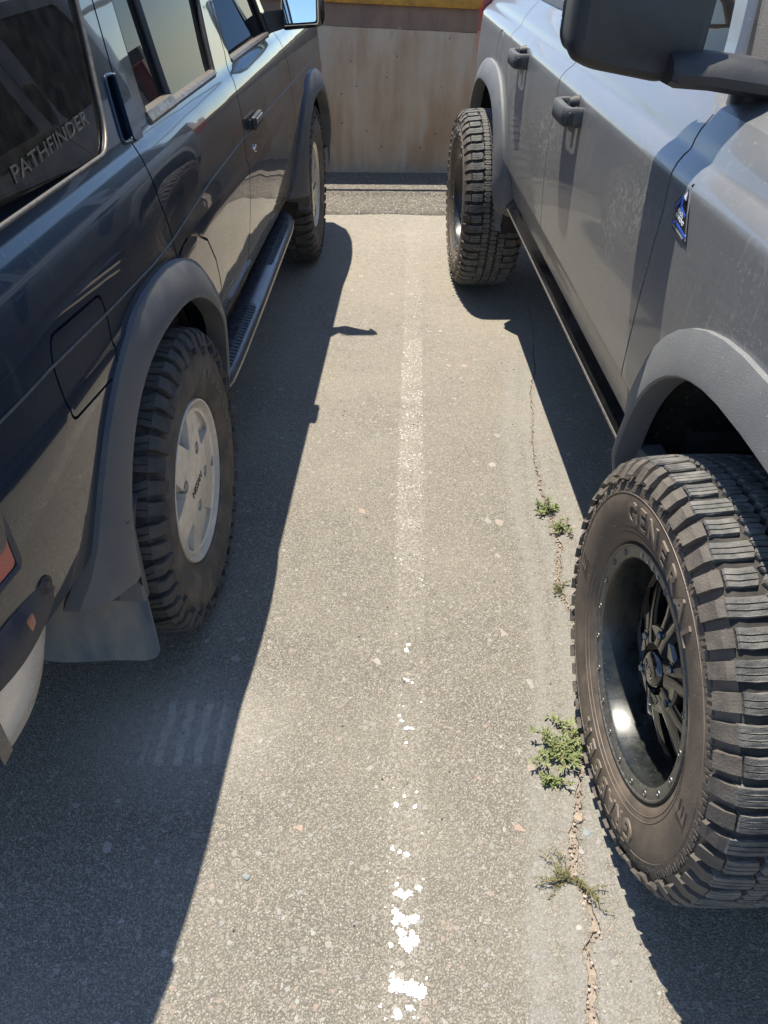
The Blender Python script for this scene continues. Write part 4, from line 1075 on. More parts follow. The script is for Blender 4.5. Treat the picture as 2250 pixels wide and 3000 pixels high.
trim_tube(rootL, FL, 1, [(-.70, .942), (-.50, .943), (-.25, .926), (.034, .912)]+[(.19, .913), (.40, .925), (.57, .936), (1.03, .944), (2.12, .935), (3.1, .93)], .0022, .0002, mat('crease_reflection', (.085, .082, .07), (.04, .042, .04), rough=.5, scale=50), 'side_moulding')  # raised bead; its pale colour stands in for the reflection along the crease
# rear door handle in the pillar
hb = MB(); hb.prism(hslot, lambda s, z: FL(s, z)-.031, lambda s, z: FL(s, z)-.026)
rh = make('rear_door_handle', hb, M['liner'], rootL, 1, 30)
q = round_poly([(.222, 1.240), (.272, 1.232), (.235, 1.116), (.182, 1.120)], .010)
hb = MB(); hb.prism(q, lambda s, z: FL(s, z)-.004, lambda s, z: FL(s, z)+.007)
make('handle_flap', hb, M['navy'], rh, 1, 30)
trim_tube(rh, FL, 1, hslot, .0035, .001, M['navy'], 'handle_bezel', True)
# front door handle, keyhole
fh = MB(); zc = .962
fh.box((FL(1.2, zc)+.013, 1.21, zc), (.018, .135, .040), bev=.008); fh.box((FL(1.2, zc)+.003, 1.155, zc-.002), (.03, .02, .026)); fh.box((FL(1.2, zc)+.003, 1.265, zc-.002), (.03, .02, .026))
fh_o = make('front_door_handle', fh, M['black_plastic'], rootL, 1, 40)
fb = MB(); fb.box((FL(1.2, zc)+.0225, 1.21, zc+.006), (.004, .10, .016), bev=.0018); make('handle_inlay', fb, M['steel'], fh_o, 1, 40)
kh = MB(); kh.lathe([(FL(1.17, .885)-.005, .012), (FL(1.17, .885)+.004, .0115), (FL(1.17, .885)+.006, .009), (FL(1.17, .885)+.003, .0001)], 20, (1.172, .885))
make('door_lock', kh, M['chrome'], rootL, 1, 40)
# flares
def lipL(off, c0): 
    def f(i, n):
        t = i/(n-1); d = max(0, (t-.80)/.20); e_ = max(0, (.18-t)/.18)
        return off-.035*d**1.3-.012*e_**1.5
    return f
flare(rootL, FL, 1, archLr, .02, .084, M['flareL'], lipfn=lambda i, n: .013+.05*archLr[i][0]-.045*max(0, (i/(n-1)-.78)/.22), wfn=lambda i, n: 1+.95*max(0, (.15-i/(n-1))/.15)**1.6)
flare(rootL, FL, 1, archLf, .05, .092, M['flareL'], lipfn=lambda i, n: .045+.04*(archLf[i][0]-2.65)-.03*max(0, (i/(n-1)-.85)/.15))
liner(rootL, FL, 1, arch(0, .415, .445, 2.2, RL, .45, .62), -.075, .34)
liner(rootL, FL, 1, arch(2.65, .44, .455, 2.2, RL, .40, .45), -.03, .36)
# mud flap behind the rear wheel
ff = MB(); rows = []
ol, orr = -.305, .006
for j, z in enumerate(np.linspace(.61, .207, 15)):
    t = (.61-z)/.403; row = []
    for i, u in enumerate(np.linspace(0, 1, 13)):
        o = ol+(orr-.018*(1-t)-ol)*u; cr = 0
        if t > .93 and u > .9: o -= .012
        row.append((o-.006, -.412-.028*t-.012*math.sin(u*3.1)*t+.006*math.sin(u*7+t*3), z+(.012*(u > .95) if t > .97 else 0)))
    rows.append(row)
n = 13; vs = [p for r in rows for p in r]; off = len(vs); vs += [(p[0], p[1]+.006, p[2]) for p in vs]; fs = []
for j in range(14):
    for i in range(n-1): a = j*n+i; fs += [(a, a+1, a+n+1, a+n), (off+a, off+a+n, off+a+n+1, off+a+1)]
bd = list(range(n))+[j*n+n-1 for j in range(1, 15)]+[14*n+i for i in range(n-2, -1, -1)]+[j*n for j in range(13, 0, -1)]
fs += [(bd[i], off+bd[i], off+bd[(i+1) % len(bd)], bd[(i+1) % len(bd)]) for i in range(len(bd))]
flap = make('mud_flap', ff.add(vs, fs), M['flap'], rootL, 1, 40)
rv = MB(); rv.box((-.100, -.438, .478), (.012, .012, .011), bev=.005); make('rivet', rv, M['white'], flap, 1, 40)
# chrome rear bumper wrapping the corner, black end cap
def bump_path(): return [(-.195, -.50), (-.150, -.56), (-.115, -.66), (-.105, -.76), (-.120, -.84), (-.17, -.90), (-.26, -.935), (-.45, -.95), (-.81, -.955), (-1.17, -.95), (-1.36, -.935), (-1.45, -.90), (-1.50, -.84), (-1.515, -.74), (-1.50, -.60)]
bp_ = catmull(bump_path(), 5); rings = []
for i, (o, s) in enumerate(bp_):
    a, b = bp_[max(i-1, 0)], bp_[min(i+1, len(bp_)-1)]; t = Vector((b[0]-a[0], b[1]-a[1])).normalized(); nx, ny = -t.y, t.x
    if nx*(o+.8)+ny*(s+.3) < 0: nx, ny = -nx, -ny
    h = float(np.interp(i/(len(bp_)-1), [0, .06, .2, .8, .94, 1], [.035, .10, .125, .125, .10, .035])); zc = .498; 
    prof = [(-.03, h*.98), (.002, h), (.016, h*.72), (.022, h*.2), (.018, -h*.35), (.004, -h*.85), (-.022, -h), (-.045, -h)]
    rings.append([(o-.014+nx*p, s+ny*p, zc+q*.85) for p, q in prof])
bumper = make('rear_bumper', MB().loft(rings), M['bumper'], rootL, 1, 50)
cb = MB(); rings = []
cpath = catmull([(-.115, -.545), (-.085, -.60), (-.070, -.70), (-.078, -.80), (-.12, -.885), (-.22, -.93)], 4)
for i, (o, s) in enumerate(cpath):
    t = i/(len(cpath)-1); h = .085*min(1, .35+2.2*t); z0 = .578-.012*t
    o += .008; z0 += .012; rings.append([(o-.05, s+.02, z0+h), (o-.006, s, z0+h), (o+.008, s-.002, z0+h*.8), (o+.012, s-.004, z0+h*.35), (o+.004, s-.003, z0), (o-.05, s+.02, z0-.004)])
cap = make('bumper_end_cap', cb.loft(rings), M['capblk'], bumper, 1, 40)
b2 = MB(); b2.lathe([(-.058, .016), (-.050, .015), (-.054, .008), (-.048, .006), (-.048, .0001)], 16, (-.665, .645)); make('cap_bolt', b2, M['brake'], cap, 1, 40)
b2 = MB(); b2.box((-.0535, -.735, .626), (.006, .020, .034), bev=.0028); make('side_reflector', b2, M['orange'], cap, 1, 40)
# tail lamp
tb = MB(); tb.prism(round_poly([(-.868, .742), (-.728, .745), (-.722, 1.02), (-.868, 1.02)], .010), lambda s, z: FL(s, z)-.05, lambda s, z: FL(s, z)+.004, 0)
tlamp = make('tail_lamp', tb, M['red'], rootL, 1, 40)
tb = MB(); trp = [(FL(s, z)+.003, s, z) for s, z in round_poly([(-.868, .734), (-.720, .737), (-.714, 1.03), (-.868, 1.03)], .010)]
tb.tube(trp, .006, 6, closed=True); make('lamp_surround', tb, M['capblk'], tlamp, 1, 50)
# side step with tread pads
stp = [(-.20, .36), (-.11, .40), (-.06, .455), (-.046, .55), (-.046, 1.0), (-.052, 1.6), (-.056, 1.86), (-.075, 2.00), (-.12, 2.06), (-.20, 2.09)]
sp_ = catmull(stp, 5); rings = []
for i, (o, s) in enumerate(sp_):
    a, b = sp_[max(i-1, 0)], sp_[min(i+1, len(sp_)-1)]; t = Vector((b[0]-a[0], b[1]-a[1])).normalized(); nx, ny = t.y, -t.x
    rings.append([(o-.006+nx*.057*math.cos(q), s+ny*.057*math.cos(q), .398+.030*math.sin(q)) for q in np.linspace(0, 2*math.pi, 19)[:-1]])
step = make('side_step', MB().loft(rings), M['step'], rootL, 1, 60)
for s0, s1 in ((.50, .985), (1.36, 1.86)):
    pb = MB(); K = 16
    pl = [(-.046+dx*.033*(1 if .06 < u < .94 else .6), s0+(s1-s0)*u) for dx, u in [(-1, t) for t in np.linspace(0, 1, K)]+[(1, t) for t in np.linspace(1, 0, K)]]
    n = len(pl); cz = lambda o: .395+.0305*math.sqrt(max(0, 1-((o+.046)/.052)**2))
    off_ = -.000 if s0 < 1 else -.007
    vs = [(o+off_, s, cz(o)+.0035) for o, s in pl]+[(o*1.02+off_, s, cz(o)-.006) for o, s in pl]
    rr_ = []
    for u in np.linspace(0, 1, K):
        hw = .034 if .05 < u < .95 else .024
        rr_.append([(-.046+off_+hw*x, s0+(s1-s0)*u, cz(-.046+hw*x)+.0032) for x in np.linspace(-1, 1, 7)]+[(-.046+off_+hw*x, s0+(s1-s0)*u, cz(-.046+hw*x)-.005) for x in np.linspace(1, -1, 7)])
    pb.loft(rr_)
    pd = make('step_pad', pb, M['pad'], step, 1, 30)
    gb = MB()
    for q in np.arange(s0+.02, s1-.01, .022):
        if abs(q-(s0+s1)/2) < .07: 
            for x0 in (-.024, .024): gb.box((-.046+off_+x0, q, cz(-.046+x0)+.0042), (.018, .0055, .003), ry=x0*9)
            continue
        for x0 in (-.023, 0, .023): gb.box((-.046+off_+x0, q, cz(-.046+x0)+.0042), (.019, .0135, .003), ry=x0*9)
    vs, fs = text_geo('NISSAN', .026, .0012, .0003)
    gb.add([(-.046+off_-y, (s0+s1)/2+x, .4295+z) for x, y, z in vs], fs)
    make('pad_grip', gb, M['pad'], pd, 1, 0)
sb_ = MB()
for s in (.62, 1.75): sb_.tube([(-.06, s, .39), (-.20, s, .40), (-.34, s, .46)], .014, 8)
sb_.box((-.36, 1.3, .40), (.10, 2.6, .12)); sb_.box((-.6, 1.3, .33), (.3, .4, .1))
make('step_bracket', sb_, M['brake'], step, 1, 30)
# rocker seam strip
trim_tube(rootL, FL, 1, [(.46, .50), (1.3, .50), (2.2, .50)], .006, -.002, M['black_plastic'], 'sill_seam')
# door mirror
mm = MB(); pf = round_poly([(-.012, 1.150), (.150, 1.164), (.166, 1.19), (.160, 1.335), (.0, 1.345), (-.02, 1.20)], .016, 5)
rings = []
MO = .27; MK = .03; MB_ = -.22
for s_, sc_ in ((1.722, 1.0), (1.728, 1.03), (1.75, .98), (1.768, .8), (1.778, .55)):
    kk = MK if s_ < 1.73 else MB_
    rings.append([(.052+(a*.91-.052-.0)*sc_, max(s_+MO+kk*(a-.02), 1.725+MO+MK*a), 1.235+(b-.018-1.235)*sc_) for a, b in pf])
mm.loft(rings)
mr_ = make('door_mirror', mm, M['gloss_black'], rootL, 1, 40)
mg = MB(); pg = round_poly([(.004, 1.172), (.143, 1.180), (.146, 1.325), (.012, 1.330)], .010, 4); n = len(pg)
mg.add([(a*.91-.01, 1.7165+MO+MK*(a-.02)+.10*(b-1.25), b-.018) for a, b in pg]+[(a*.91-.01, 1.7195+MO+MK*(a-.02)+.10*(b-1.25), b-.018) for a, b in pg], [tuple(range(n)), tuple(range(n, 2*n))[::-1]]+[(i, (i+1) % n, (i+1) % n+n, i+n) for i in range(n)])
make('mirror_glass', mg, M['mirror'], mr_, 1, 0)
mc = MB(); mc.tube([(a*.91-.01, 1.7205+MO+MK*(a-.02), b-.018) for a, b in round_poly([(-.004, 1.164), (.151, 1.172), (.154, 1.333), (.004, 1.338)], .012, 4)], .0032, 6, closed=True)
mc.loft([[(.130, 2.005, z), (.142, 2.007, z), (.142, 2.025, z), (.132, 2.03, z)] for z in (1.17, 1.23, 1.31)])
make('mirror_trim', mc, M['chrome'], mr_, 1, 50)
ma = MB(); ma.loft([[(-.05, 1.90, 1.13), (-.05, 2.02, 1.13), (-.07, 2.02, 1.18), (-.07, 1.90, 1.20)], [(.01, 2.01, 1.140), (.01, 2.035, 1.140), (.01, 2.035, 1.19), (.01, 2.01, 1.20)]])
make('mirror_arm', ma, M['black_plastic'], mr_, 1, 40)
# interior
ib = MB(); ib.box((WID/2, 1.0, .62), (1.42, 3.2, .04)); ib.box((WID/2, 1.95, 1.0), (1.38, .25, .28), bev=.05); ib.box((-.115, .95, .80), (.03, 2.2, .56)); ib.box((WID+.115, .95, .80), (.03, 2.2, .56))
ib.box((WID/2, -.1, .86), (1.35, 1.1, .1))
intr = make('cabin_trim', ib, M['dark_int'], rootL, 1, 30)
def seat(s0, o0, par, w=.48):
    b = MB(); b.box((o0, s0, .86), (w, .50, .16), bev=.05); b.box((o0, s0-.26, 1.10), (w, .12, .50), rx=.2, bev=.05)
    st_ = make('seat', b, M['seat'], par, 1, 40)
    b = MB(); b.box((o0, s0-.34, 1.44), (.25, .09, .17), rx=.2, bev=.035); b.tube([(o0-.05, s0-.31, 1.3), (o0-.05, s0-.33, 1.40)], .005, 6); b.tube([(o0+.05, s0-.31, 1.3), (o0+.05, s0-.33, 1.40)], .005, 6)
    make('headrest', b, M['seat'], st_, 1, 40)
for o0 in (-.46, -1.15): seat(1.45, o0, rootL); seat(.55, o0, rootL, .6)
sw = MB(); sw.tube([(-1.15+.18*math.cos(a), 1.74-.05*math.sin(a), 1.12+.17*math.sin(a)) for a in np.linspace(0, 2*math.pi, 25)[:-1]], .013, 8, closed=True); sw.box((-1.15, 1.76, 1.12), (.32, .03, .05), bev=.01)
make('steering_wheel', sw, M['dark_int'], rootL, 1, 60)
def screen(F, wid, lo, hi, m, par, sg, zc=.03):
    rows = []
    for (s, z) in (lo, ((lo[0]+hi[0])/2+.01, (lo[1]+hi[1])/2), hi):
        a = F(s, z)-.05; b = wid-a; rows.append([(a+(b-a)*t, s+(1-(2*t-1)**2)*(.05 if lo[0] > 0 else -.02), z) for t in np.linspace(0, 1, 9)])
    mb_ = MB(); rings = rows+[[(p[0], p[1], p[2]-.006) for p in r] for r in reversed(rows)]; rings.append(rings[0])
    mb_.loft(rings, False, False); return make('windscreen' if lo[0] > 0 else 'rear_window', mb_, m, par, sg, 60)
screen(FL, WID, (2.03, 1.14), (1.60, 1.655), M['glassL'], rootL, 1); screen(FL, WID, (-.875, 1.16), (-.85, 1.655), M['glassQ'], rootL, 1)
# wheels
wl = build_wheel_L(rootL, 1)
w2 = copy_tree(wl, rootL); w2.location = (0, 2.65, 0)
for s_ in (0, 2.65):
    w3 = copy_tree(wl, rootL); w3.location = (WID+.01, s_, 0); w3.rotation_euler = (0, 0, math.pi)

# ================================================================== slate grey SUV (right)
TR = -.0386
rootR = empty('suv', (.4688, .946, 0), -TR)
tag(rootR, 'slate grey SUV with knobbly tyres on deep black wheels, nose toward the camera', 'car', 'cars parked in the bays')
SG = -1; RR = .394
WR = -1.70
archRf = arch(0, .462, .512, 2.75, RR, .59, .59)
archRr = arch(2.95, .462, .512, 2.75, RR, .59, .59)
cut = [arch_cut(archRf, .04), arch_cut(archRr, .04)]
cut.append(MB().prism([(-2, 1.213), (.66, 1.213), (.735, 1.235), (1.10, 1.90), (-2, 1.90)], -1, 1))
rf = round_poly([(.80, 1.262), (1.60, 1.262), (1.60, 1.70), (1.08, 1.70)], .03)
rr2 = round_poly([(1.72, 1.262), (2.55, 1.262), (2.60, 1.70), (1.72, 1.70)], .03)
rq = round_poly([(2.78, 1.262), (3.52, 1.262), (3.48, 1.70), (2.82, 1.70)], .03)
for q in (rf, rr2, rq): cut.append(MB().prism(q, -1, 1))
cut.append(groove([(.735, 1.235), (.700, 1.222), (.655, 1.205), (.625, 1.145), (.598, 1.115), (.580, 1.05), (.578, .93), (.595, .80), (.625, .66), (.632, .48)], FR, .006))
cut.append(groove([(1.66, 1.80), (1.66, 1.22), (1.655, 1.14), (1.642, 1.04), (1.642, .70), (1.65, .48)], FR, .0055))
cut.append(groove([(2.66, 1.80), (2.66, 1.2), (2.62, 1.1), (2.46, .92), (2.40, .78)], FR, .0055))
fu = [(2.86+.07*math.cos(a), 1.04+.07*math.sin(a)) for a in np.linspace(0, 2*math.pi, 25)]
cut.append(groove(fu, FR, .005, .008))
sideR = slab(FR, -.86, 3.72, .52, 1.78, .035, .026, .045, extra=(.60, .655, .663, .672, .685, 1.07, 1.09, 1.105, 1.115, 1.128, 1.140, 1.144, 1.149, 1.155, 1.165, 1.18, 1.20, 1.222, 1.24, 1.26))
ex = []
e = slab(FR, -.86, 3.72, .52, 1.21, .1, .04, .045, extra=(1.115, 1.14, 1.15)); e.v = [(WR-p[0], p[1], p[2]) for p in e.v]; ex.append(e)
def crossR(s, z, zc, n=12, po=4, inset=0):
    a = FR(s, z)-inset; b = WR-a; return [(a+(b-a)*t, s, z+(zc-z)*(1-abs(2*t-1)**po)) for t in np.linspace(0, 1, n+1)]
def shellR(st, th=.03, po=4):
    top = [crossR(*q, po=po) for q in st]; return MB().loft([t+[(p[0], p[1], p[2]-th) for p in reversed(t)] for t in top])
ex.append(shellR([(-.86, 1.2115, 1.245), (-.4, 1.2125, 1.275), (.2, 1.2128, 1.285), (.655, 1.2128, 1.290)], po=6))
ex.append(shellR([(s, 1.779, 1.82) for s in (1.08, 1.6, 2.4, 3.2, 3.70)]))
m_ = MB(); m_.box((WR/2, -.88, .95), (1.30, .04, .52)); m_.box((WR/2, 3.74, .95), (1.36, .04, .80)); ex.append(m_)
m_ = MB()
for A_, B_, C_, D_ in ((.66, 1.08, 1.213, 1.78),):
    for sgn in (0, 1):
        a = FR(A_, C_)-.01; b = FR(B_, D_)
        if sgn: a, b, d = WR-a, WR-b, .05
        else: d = -.05
        if sgn: m_.loft([[(a, A_, C_), (a+d, A_, C_), (a+d, A_+.08, C_), (a, A_+.08, C_)], [(b, B_, D_), (b+d, B_, D_), (b+d, B_+.06, D_), (b, B_+.06, D_)]])
for s_ in (1.66, 2.66, 3.66):
    a, b = WR-FR(s_, 1.2), WR-FR(s_, 1.78); m_.loft([[(a, s_-.05, 1.19), (a+.05, s_-.05, 1.19), (a+.05, s_+.05, 1.19), (a, s_+.05, 1.19)], [(b, s_-.05, 1.78), (b+.05, s_-.05, 1.78), (b+.05, s_+.05, 1.78), (b, s_+.05, 1.78)]])
ex.append(m_)
bodyR = cut_body(sideR, cut, FR, SG, [M['slate']], 'body', rootR, ex)
pane(rootR, FR, SG, rf, .012, M['glassL'], 'front_door_window'); pane(rootR, FR, SG, rr2, .012, M['glassL'], 'rear_door_window'); pane(rootR, FR, SG, rq, .012, M['glassQ'], 'quarter_window')
def seal(pl, r, out, name): return trim_tube(rootR, FR, SG, pl, r, out, M['black_plastic'], name)
b_ = MB(); rings = []
for s in np.linspace(.76, 2.63, 30): rings.append([(FR(s, 1.235)+.004, s, 1.236), (FR(s, 1.26)+.006, s, 1.258), (FR(s, 1.262)-.012, s, 1.268), (FR(s, 1.235)-.01, s, 1.236)])
make('belt_moulding', b_.loft(rings), M['black_plastic'], rootR, SG, 40)
# windscreen, cowl, pillar trim
rows = []
for (s, z) in ((.73, 1.285), (.90, 1.53), (1.075, 1.775)):
    a = FR(s+.08, z)-.055; b = WR-a; rows.append([(a+(b-a)*t, s-(1-(2*t-1)**2)*.05, z) for t in np.linspace(0, 1, 13)])
rings = rows+[[(p[0], p[1]+.006, p[2]-.002) for p in r] for r in reversed(rows)]; rings.append(rings[0])
make('windscreen', MB().loft(rings, False, False), M['glassR'], rootR, SG, 60)
ss = MB(); ss.loft([[(p[0], p[1]+.035, p[2]-.01) for p in r] for r in rows]+[[(p[0], p[1]+.040, p[2]-.012) for p in r] for r in reversed(rows)], False, False)
make('bright_screen_panel', ss, mat('bright_screen_silver', (.55, .58, .62), (.42, .45, .50), rough=.35, metal=.5, scale=6), rootR, SG, 60)  # pale panel added behind the glass to brighten the windscreen
pb = MB()
for s_, z_, s2, z2 in ((.715, 1.262, 1.065, 1.78),):
    a, b = FR(.80, 1.26), FR(1.12, 1.78)
    pb.loft([[(a-.026, s_+.05, z_-.01), (a-.026, s_+.002, z_-.01), (a-.052, s_-.012, z_), (a-.052, s_+.03, z_)], [(b-.026, s2+.05, z2), (b-.026, s2+.002, z2), (b-.052, s2-.012, z2), (b-.052, s2+.03, z2)]])
make('pillar_trim', pb, M['black_plastic'], rootR, SG, 30)
cw = MB(); cw.box((WR/2, .70, 1.262), (1.22, .13, .030), bev=.01)
make('cowl_panel', cw, M['black_plastic'], rootR, SG, 40)
# flares
def lipR(base):
    def f(i, n):
        t = i/(n-1); return base-.050*max(0, abs(t-.5)*2-.80)/.20
    return f
flare(rootR, FR, SG, archRf, -.05, .080, M['flareR'], lipfn=lipR(-.048), wfn=lambda i, n: 1-.5*max(0, (abs(i/(n-1)-.5)*2-.84)/.16))
flare(rootR, FR, SG, archRr, -.09, .080, M['flareR'], lipfn=lipR(-.078), wfn=lambda i, n: 1-.5*max(0, (abs(i/(n-1)-.5)*2-.84)/.16))
liner(rootR, FR, SG, arch(0, .475, .53, 2.6, RR, .45, .45), -.10, .40)
liner(rootR, FR, SG, arch(2.95, .475, .53, 2.6, RR, .45, .45), -.13, .40)
# bulge of the sheet metal over the flares is carried by a thin seam
# rock rail below the doors
prof = [(-.205, .602), (-.158, .596), (-.106, .528), (-.101, .517), (-.103, .508), (-.112, .502), (-.16, .485), (-.22, .48)]
rl = MB(); rl.loft([[(o-.015*s, s, z) for o, z in prof] for s in (.52, 1.0, 1.6, 2.0, 2.43)])
rail = make('rock_rail', rl, M['gloss_black'], rootR, SG, 25)
ed = MB(); ed.loft([[(-.1015-.015*s, s, .5165), (-.0990-.015*s, s, .515), (-.0990-.015*s, s, .5085), (-.106-.015*s, s, .5055)] for s in (.50, 1.0, 1.6, 2.0, 2.45)])  # tan strip paints in the lit ground mirrored along the rail's lower edge
make('rail_edge_reflection', ed, M['tan_metal'], rail, SG, 30)
cf = MB(); cf.box((-.46, 1.47, .50), (.12, 2.9, .14)); cf.box((-.85, 1.47, .50), (.5, 1.2, .12)); cf.tube([(-.12, 0, RR), (-1.58, 0, RR)], .04, 10); cf.tube([(-.12, 2.95, RR), (-1.58, 2.95, RR)], .045, 10)
make('chassis', cf, M['liner'], rootR, SG, 30)
cf = MB(); cf.box((-.40, 1.3, .47), (.1, 3.9, .13)); cf.tube([(-.12, 0, RL), (-1.5, 0, RL)], .04, 10); cf.tube([(-.12, 2.65, RL), (-1.5, 2.65, RL)], .04, 10)
make('chassis', cf, M['liner'], rootL, 1, 30)
fl_ = MB(); fl_.box((WR/2, 1.45, .60), (1.28, 2.0, .05)); fl_.box((WR/2, 1.5, .95), (1.3, .03, .4)); fl_.box((WR/2, .85, 1.16), (1.2, .22, .22), bev=.05)
make('cabin_trim', fl_, M['dark_int'], rootR, SG, 30)
def seatR(s0, o0):
    b = MB(); b.box((o0, s0, .86), (.5, .5, .16), bev=.05); b.box((o0, s0+.27, 1.14), (.5, .12, .56), rx=-.2, bev=.05)
    st_ = make('seat', b, M['dark_int'], rootR, SG, 40)
    b = MB(); b.box((o0, s0+.36, 1.52), (.26, .09, .17), rx=-.2, bev=.035); make('headrest', b, M['dark_int'], st_, SG, 40)
for o0 in (-.5, -1.2): seatR(1.45, o0); seatR(2.4, o0)
# door handles: grab loops with a lock pocket
def door_handle(sc_, zc):
    f = FR(sc_, zc); path = [(f-.004, sc_+.078), (f+.016, sc_+.080), (f+.034, sc_+.066), (f+.038, sc_+.03), (f+.038, sc_-.045), (f+.032, sc_-.070), (f+.012, sc_-.078), (f-.004, sc_-.078)]
    P_ = catmull(path, 4); rings = []
    for i, (o, s) in enumerate(P_):
        a, b = P_[max(i-1, 0)], P_[min(i+1, len(P_)-1)]; t = Vector((b[0]-a[0], b[1]-a[1])).normalized(); nx, ny = -t.y, t.x
        hh, tt = .0235, .0135
        rings.append([(o+nx*tt*x, s+ny*tt*x, zc+hh*z) for x, z in ((1, .7), (.6, 1), (-.6, 1), (-1, .7), (-1, -.7), (-.6, -1), (.6, -1), (1, -.7))])
    h = make('door_handle', MB().loft(rings), M['handleR'], rootR, SG, 45)
    m_ = MB(); m_.box((f+.020, sc_-.080, zc-.002), (.040, .018, .034), bev=.006); make('handle_foot', m_, M['black_plastic'], h, SG, 40)
    m_ = MB(); m_.lathe([(f-.003, .020), (f+.010, .018), (f+.022, .012), (f+.022, .0001)], 16, (sc_-.01, zc+.024)); m_.box((f+.004, sc_+.01, zc+.004), (.014, .09, .03), bev=.005)
    make('lock_cover', m_, M['black_plastic'], h, SG, 40)
    return h
door_handle(1.395, 1.070); door_handle(2.27, 1.083)
# badge on the fender
def badge():
    cs, cz = .479, 1.080
    f = lambda s, z: FR(s, z)
    # parallelogram: corners in (s,z)
    T_, LU, LL, Bm, RM = (.490, 1.125), (.527, 1.076), (.516, 1.042), (.440, 1.040), (.452, 1.088)
    T_ = (.4890, 1.1180); LU = (.5290, 1.0760); LL = (.5150, 1.0400); Bm = (.4300, 1.0330)
    out = [(.491, 1.122), (.531, 1.077), (.513, 1.040), (.427, 1.034), (.456, 1.077)]
    m_ = MB().prism(out, lambda s, z: f(s, z)-.002, lambda s, z: f(s, z)+.0022); b = make('fender_badge', m_, M['b_black'], rootR, SG, 20)
    def sh(poly, k, d=.0026, nm='badge_emblem', m=M['b_blue']):
        return make(nm, MB().prism(poly, lambda s, z: f(s, z)+.0015, lambda s, z: f(s, z)+d), m, b, SG, 0)
    C = (.4835, 1.072)
    g = [(C[0]+(a-C[0])*.90, C[1]+(z-C[1])*.90) for a, z in out]
    sh(g, 0, .0026, 'badge_border', M['b_grey']); g2 = [(C[0]+(a-C[0])*.80, C[1]+(z-C[1])*.80) for a, z in out]; sh(g2, 0, .0030, 'badge_field', M['b_black'])
    sh([(.4885, 1.110), (.4965, 1.099), (.4925, 1.0985), (.4905, 1.0955), (.4875, 1.0970), (.4840, 1.0950)], 0, .0036, 'badge_peak', M['b_white'])
    sh([(.4985, 1.1010), (.5240, 1.0735), (.5215, 1.0700), (.4990, 1.0940), (.4960, 1.0780), (.4660, 1.0700), (.4650, 1.0745), (.4925, 1.0820)], 0, .0036, 'badge_stripe', M['b_blue'])
    sh([(.5160, 1.0500), (.5020, 1.0560), (.4380, 1.0460), (.4390, 1.0420), (.5010, 1.0515), (.5140, 1.0455)], 0, .0036, 'badge_stripe', M['b_blue'])
    sh([(.5080, 1.0440), (.5090, 1.0478), (.4480, 1.0395), (.4480, 1.0370)], 0, .0036, 'badge_bar', M['b_grey'])
    for tx, (s0, z0), sz in (('BLACK', (.4880, 1.0725), .0092), ('DIAMOND', (.4840, 1.0625), .0092)):
        vs, fs = text_geo(tx, sz, .0004, .00005)
        a = .17
        make('badge_lettering', MB().add([(f(s0-x, z0+y)+.0036+z, s0-(x*math.cos(a)-y*math.sin(a)*-1), z0+y-x*math.sin(a)*1.0) for x, y, z in vs], fs), M['b_white'], b, SG, 0)
badge()
# tail lamp
tb = MB(); tb.prism(round_poly([(3.64, .92), (3.745, .92), (3.745, 1.30), (3.64, 1.30)], .01), lambda s, z: FR(s, min(z, 1.12))-.06, lambda s, z: FR(3.62, 1.1)+.002)
make('tail_lamp', tb, M['red'], rootR, SG, 40)
# door mirror
mm = MB(); pf = round_poly([(.128, 1.318), (.118, 1.296), (.09, 1.284), (-.050, 1.259), (-.118, 1.292), (-.128, 1.47), (-.10, 1.492), (.10, 1.485), (.126, 1.45)], .022, 5); rings = []
for s_, k_ in ((.590, .84), (.600, .95), (.615, .995), (.64, 1.0), (.70, .94), (.735, .90)):
    rings.append([(0+(a)*k_, s_+.12*max(0, -a+.05), 1.37+(b-1.37)*k_) for a, b in pf])
mh = make('door_mirror', mm.loft(rings), M['black_plastic'], rootR, SG, 40)
mg = MB(); n = len(pf); mg.add([(a*.93, .7365+.12*max(0, -a+.05), 1.37+(b-1.37)*.93) for a, b in pf]+[(a*.93, .7395+.12*max(0, -a+.05), 1.37+(b-1.37)*.93) for a, b in pf], [tuple(range(n)), tuple(range(n, 2*n))]+[(i, (i+1) % n, (i+1) % n+n, i+n) for i in range(n)])
make('mirror_glass', mg, M['mirror'], mh, SG, 0)
am = MB(); rings = []
for o, s0, z0, dz, ds in ((-.050, .615, 1.286, .024, .045), (-.06, .610, 1.285, .027, .050), (-.12, .605, 1.283, .028, .055), (-.20, .605, 1.273, .029, .060), (-.27, .615, 1.263, .028, .062), (-.33, .63, 1.252, .026, .06), (-.37, .64, 1.25, .022, .05)):
    rings.append([(o, s0+ds*x, z0+dz*z) for x, z in ((-.35, 1), (.6, 1), (1, .6), (1, -.6), (.6, -1), (-.5, -1), (-.9, -.65), (-1, -.1), (-.85, .45))])
make('mirror_arm', am.loft(rings), M['black_plastic'], mh, SG, 35)
ft = MB(); ft.loft([[(-.235+x*.045*k2, .66+y*.055*k2, z) for x, y in [(math.cos(a), math.sin(a)) for a in np.linspace(0, 2*math.pi, 15)[:-1]]] for z, k2 in ((1.18, 1.05), (1.205, 1.0), (1.215, .8), (1.255, .75))])
make('mirror_foot', ft, M['black_plastic'], mh, SG, 40)
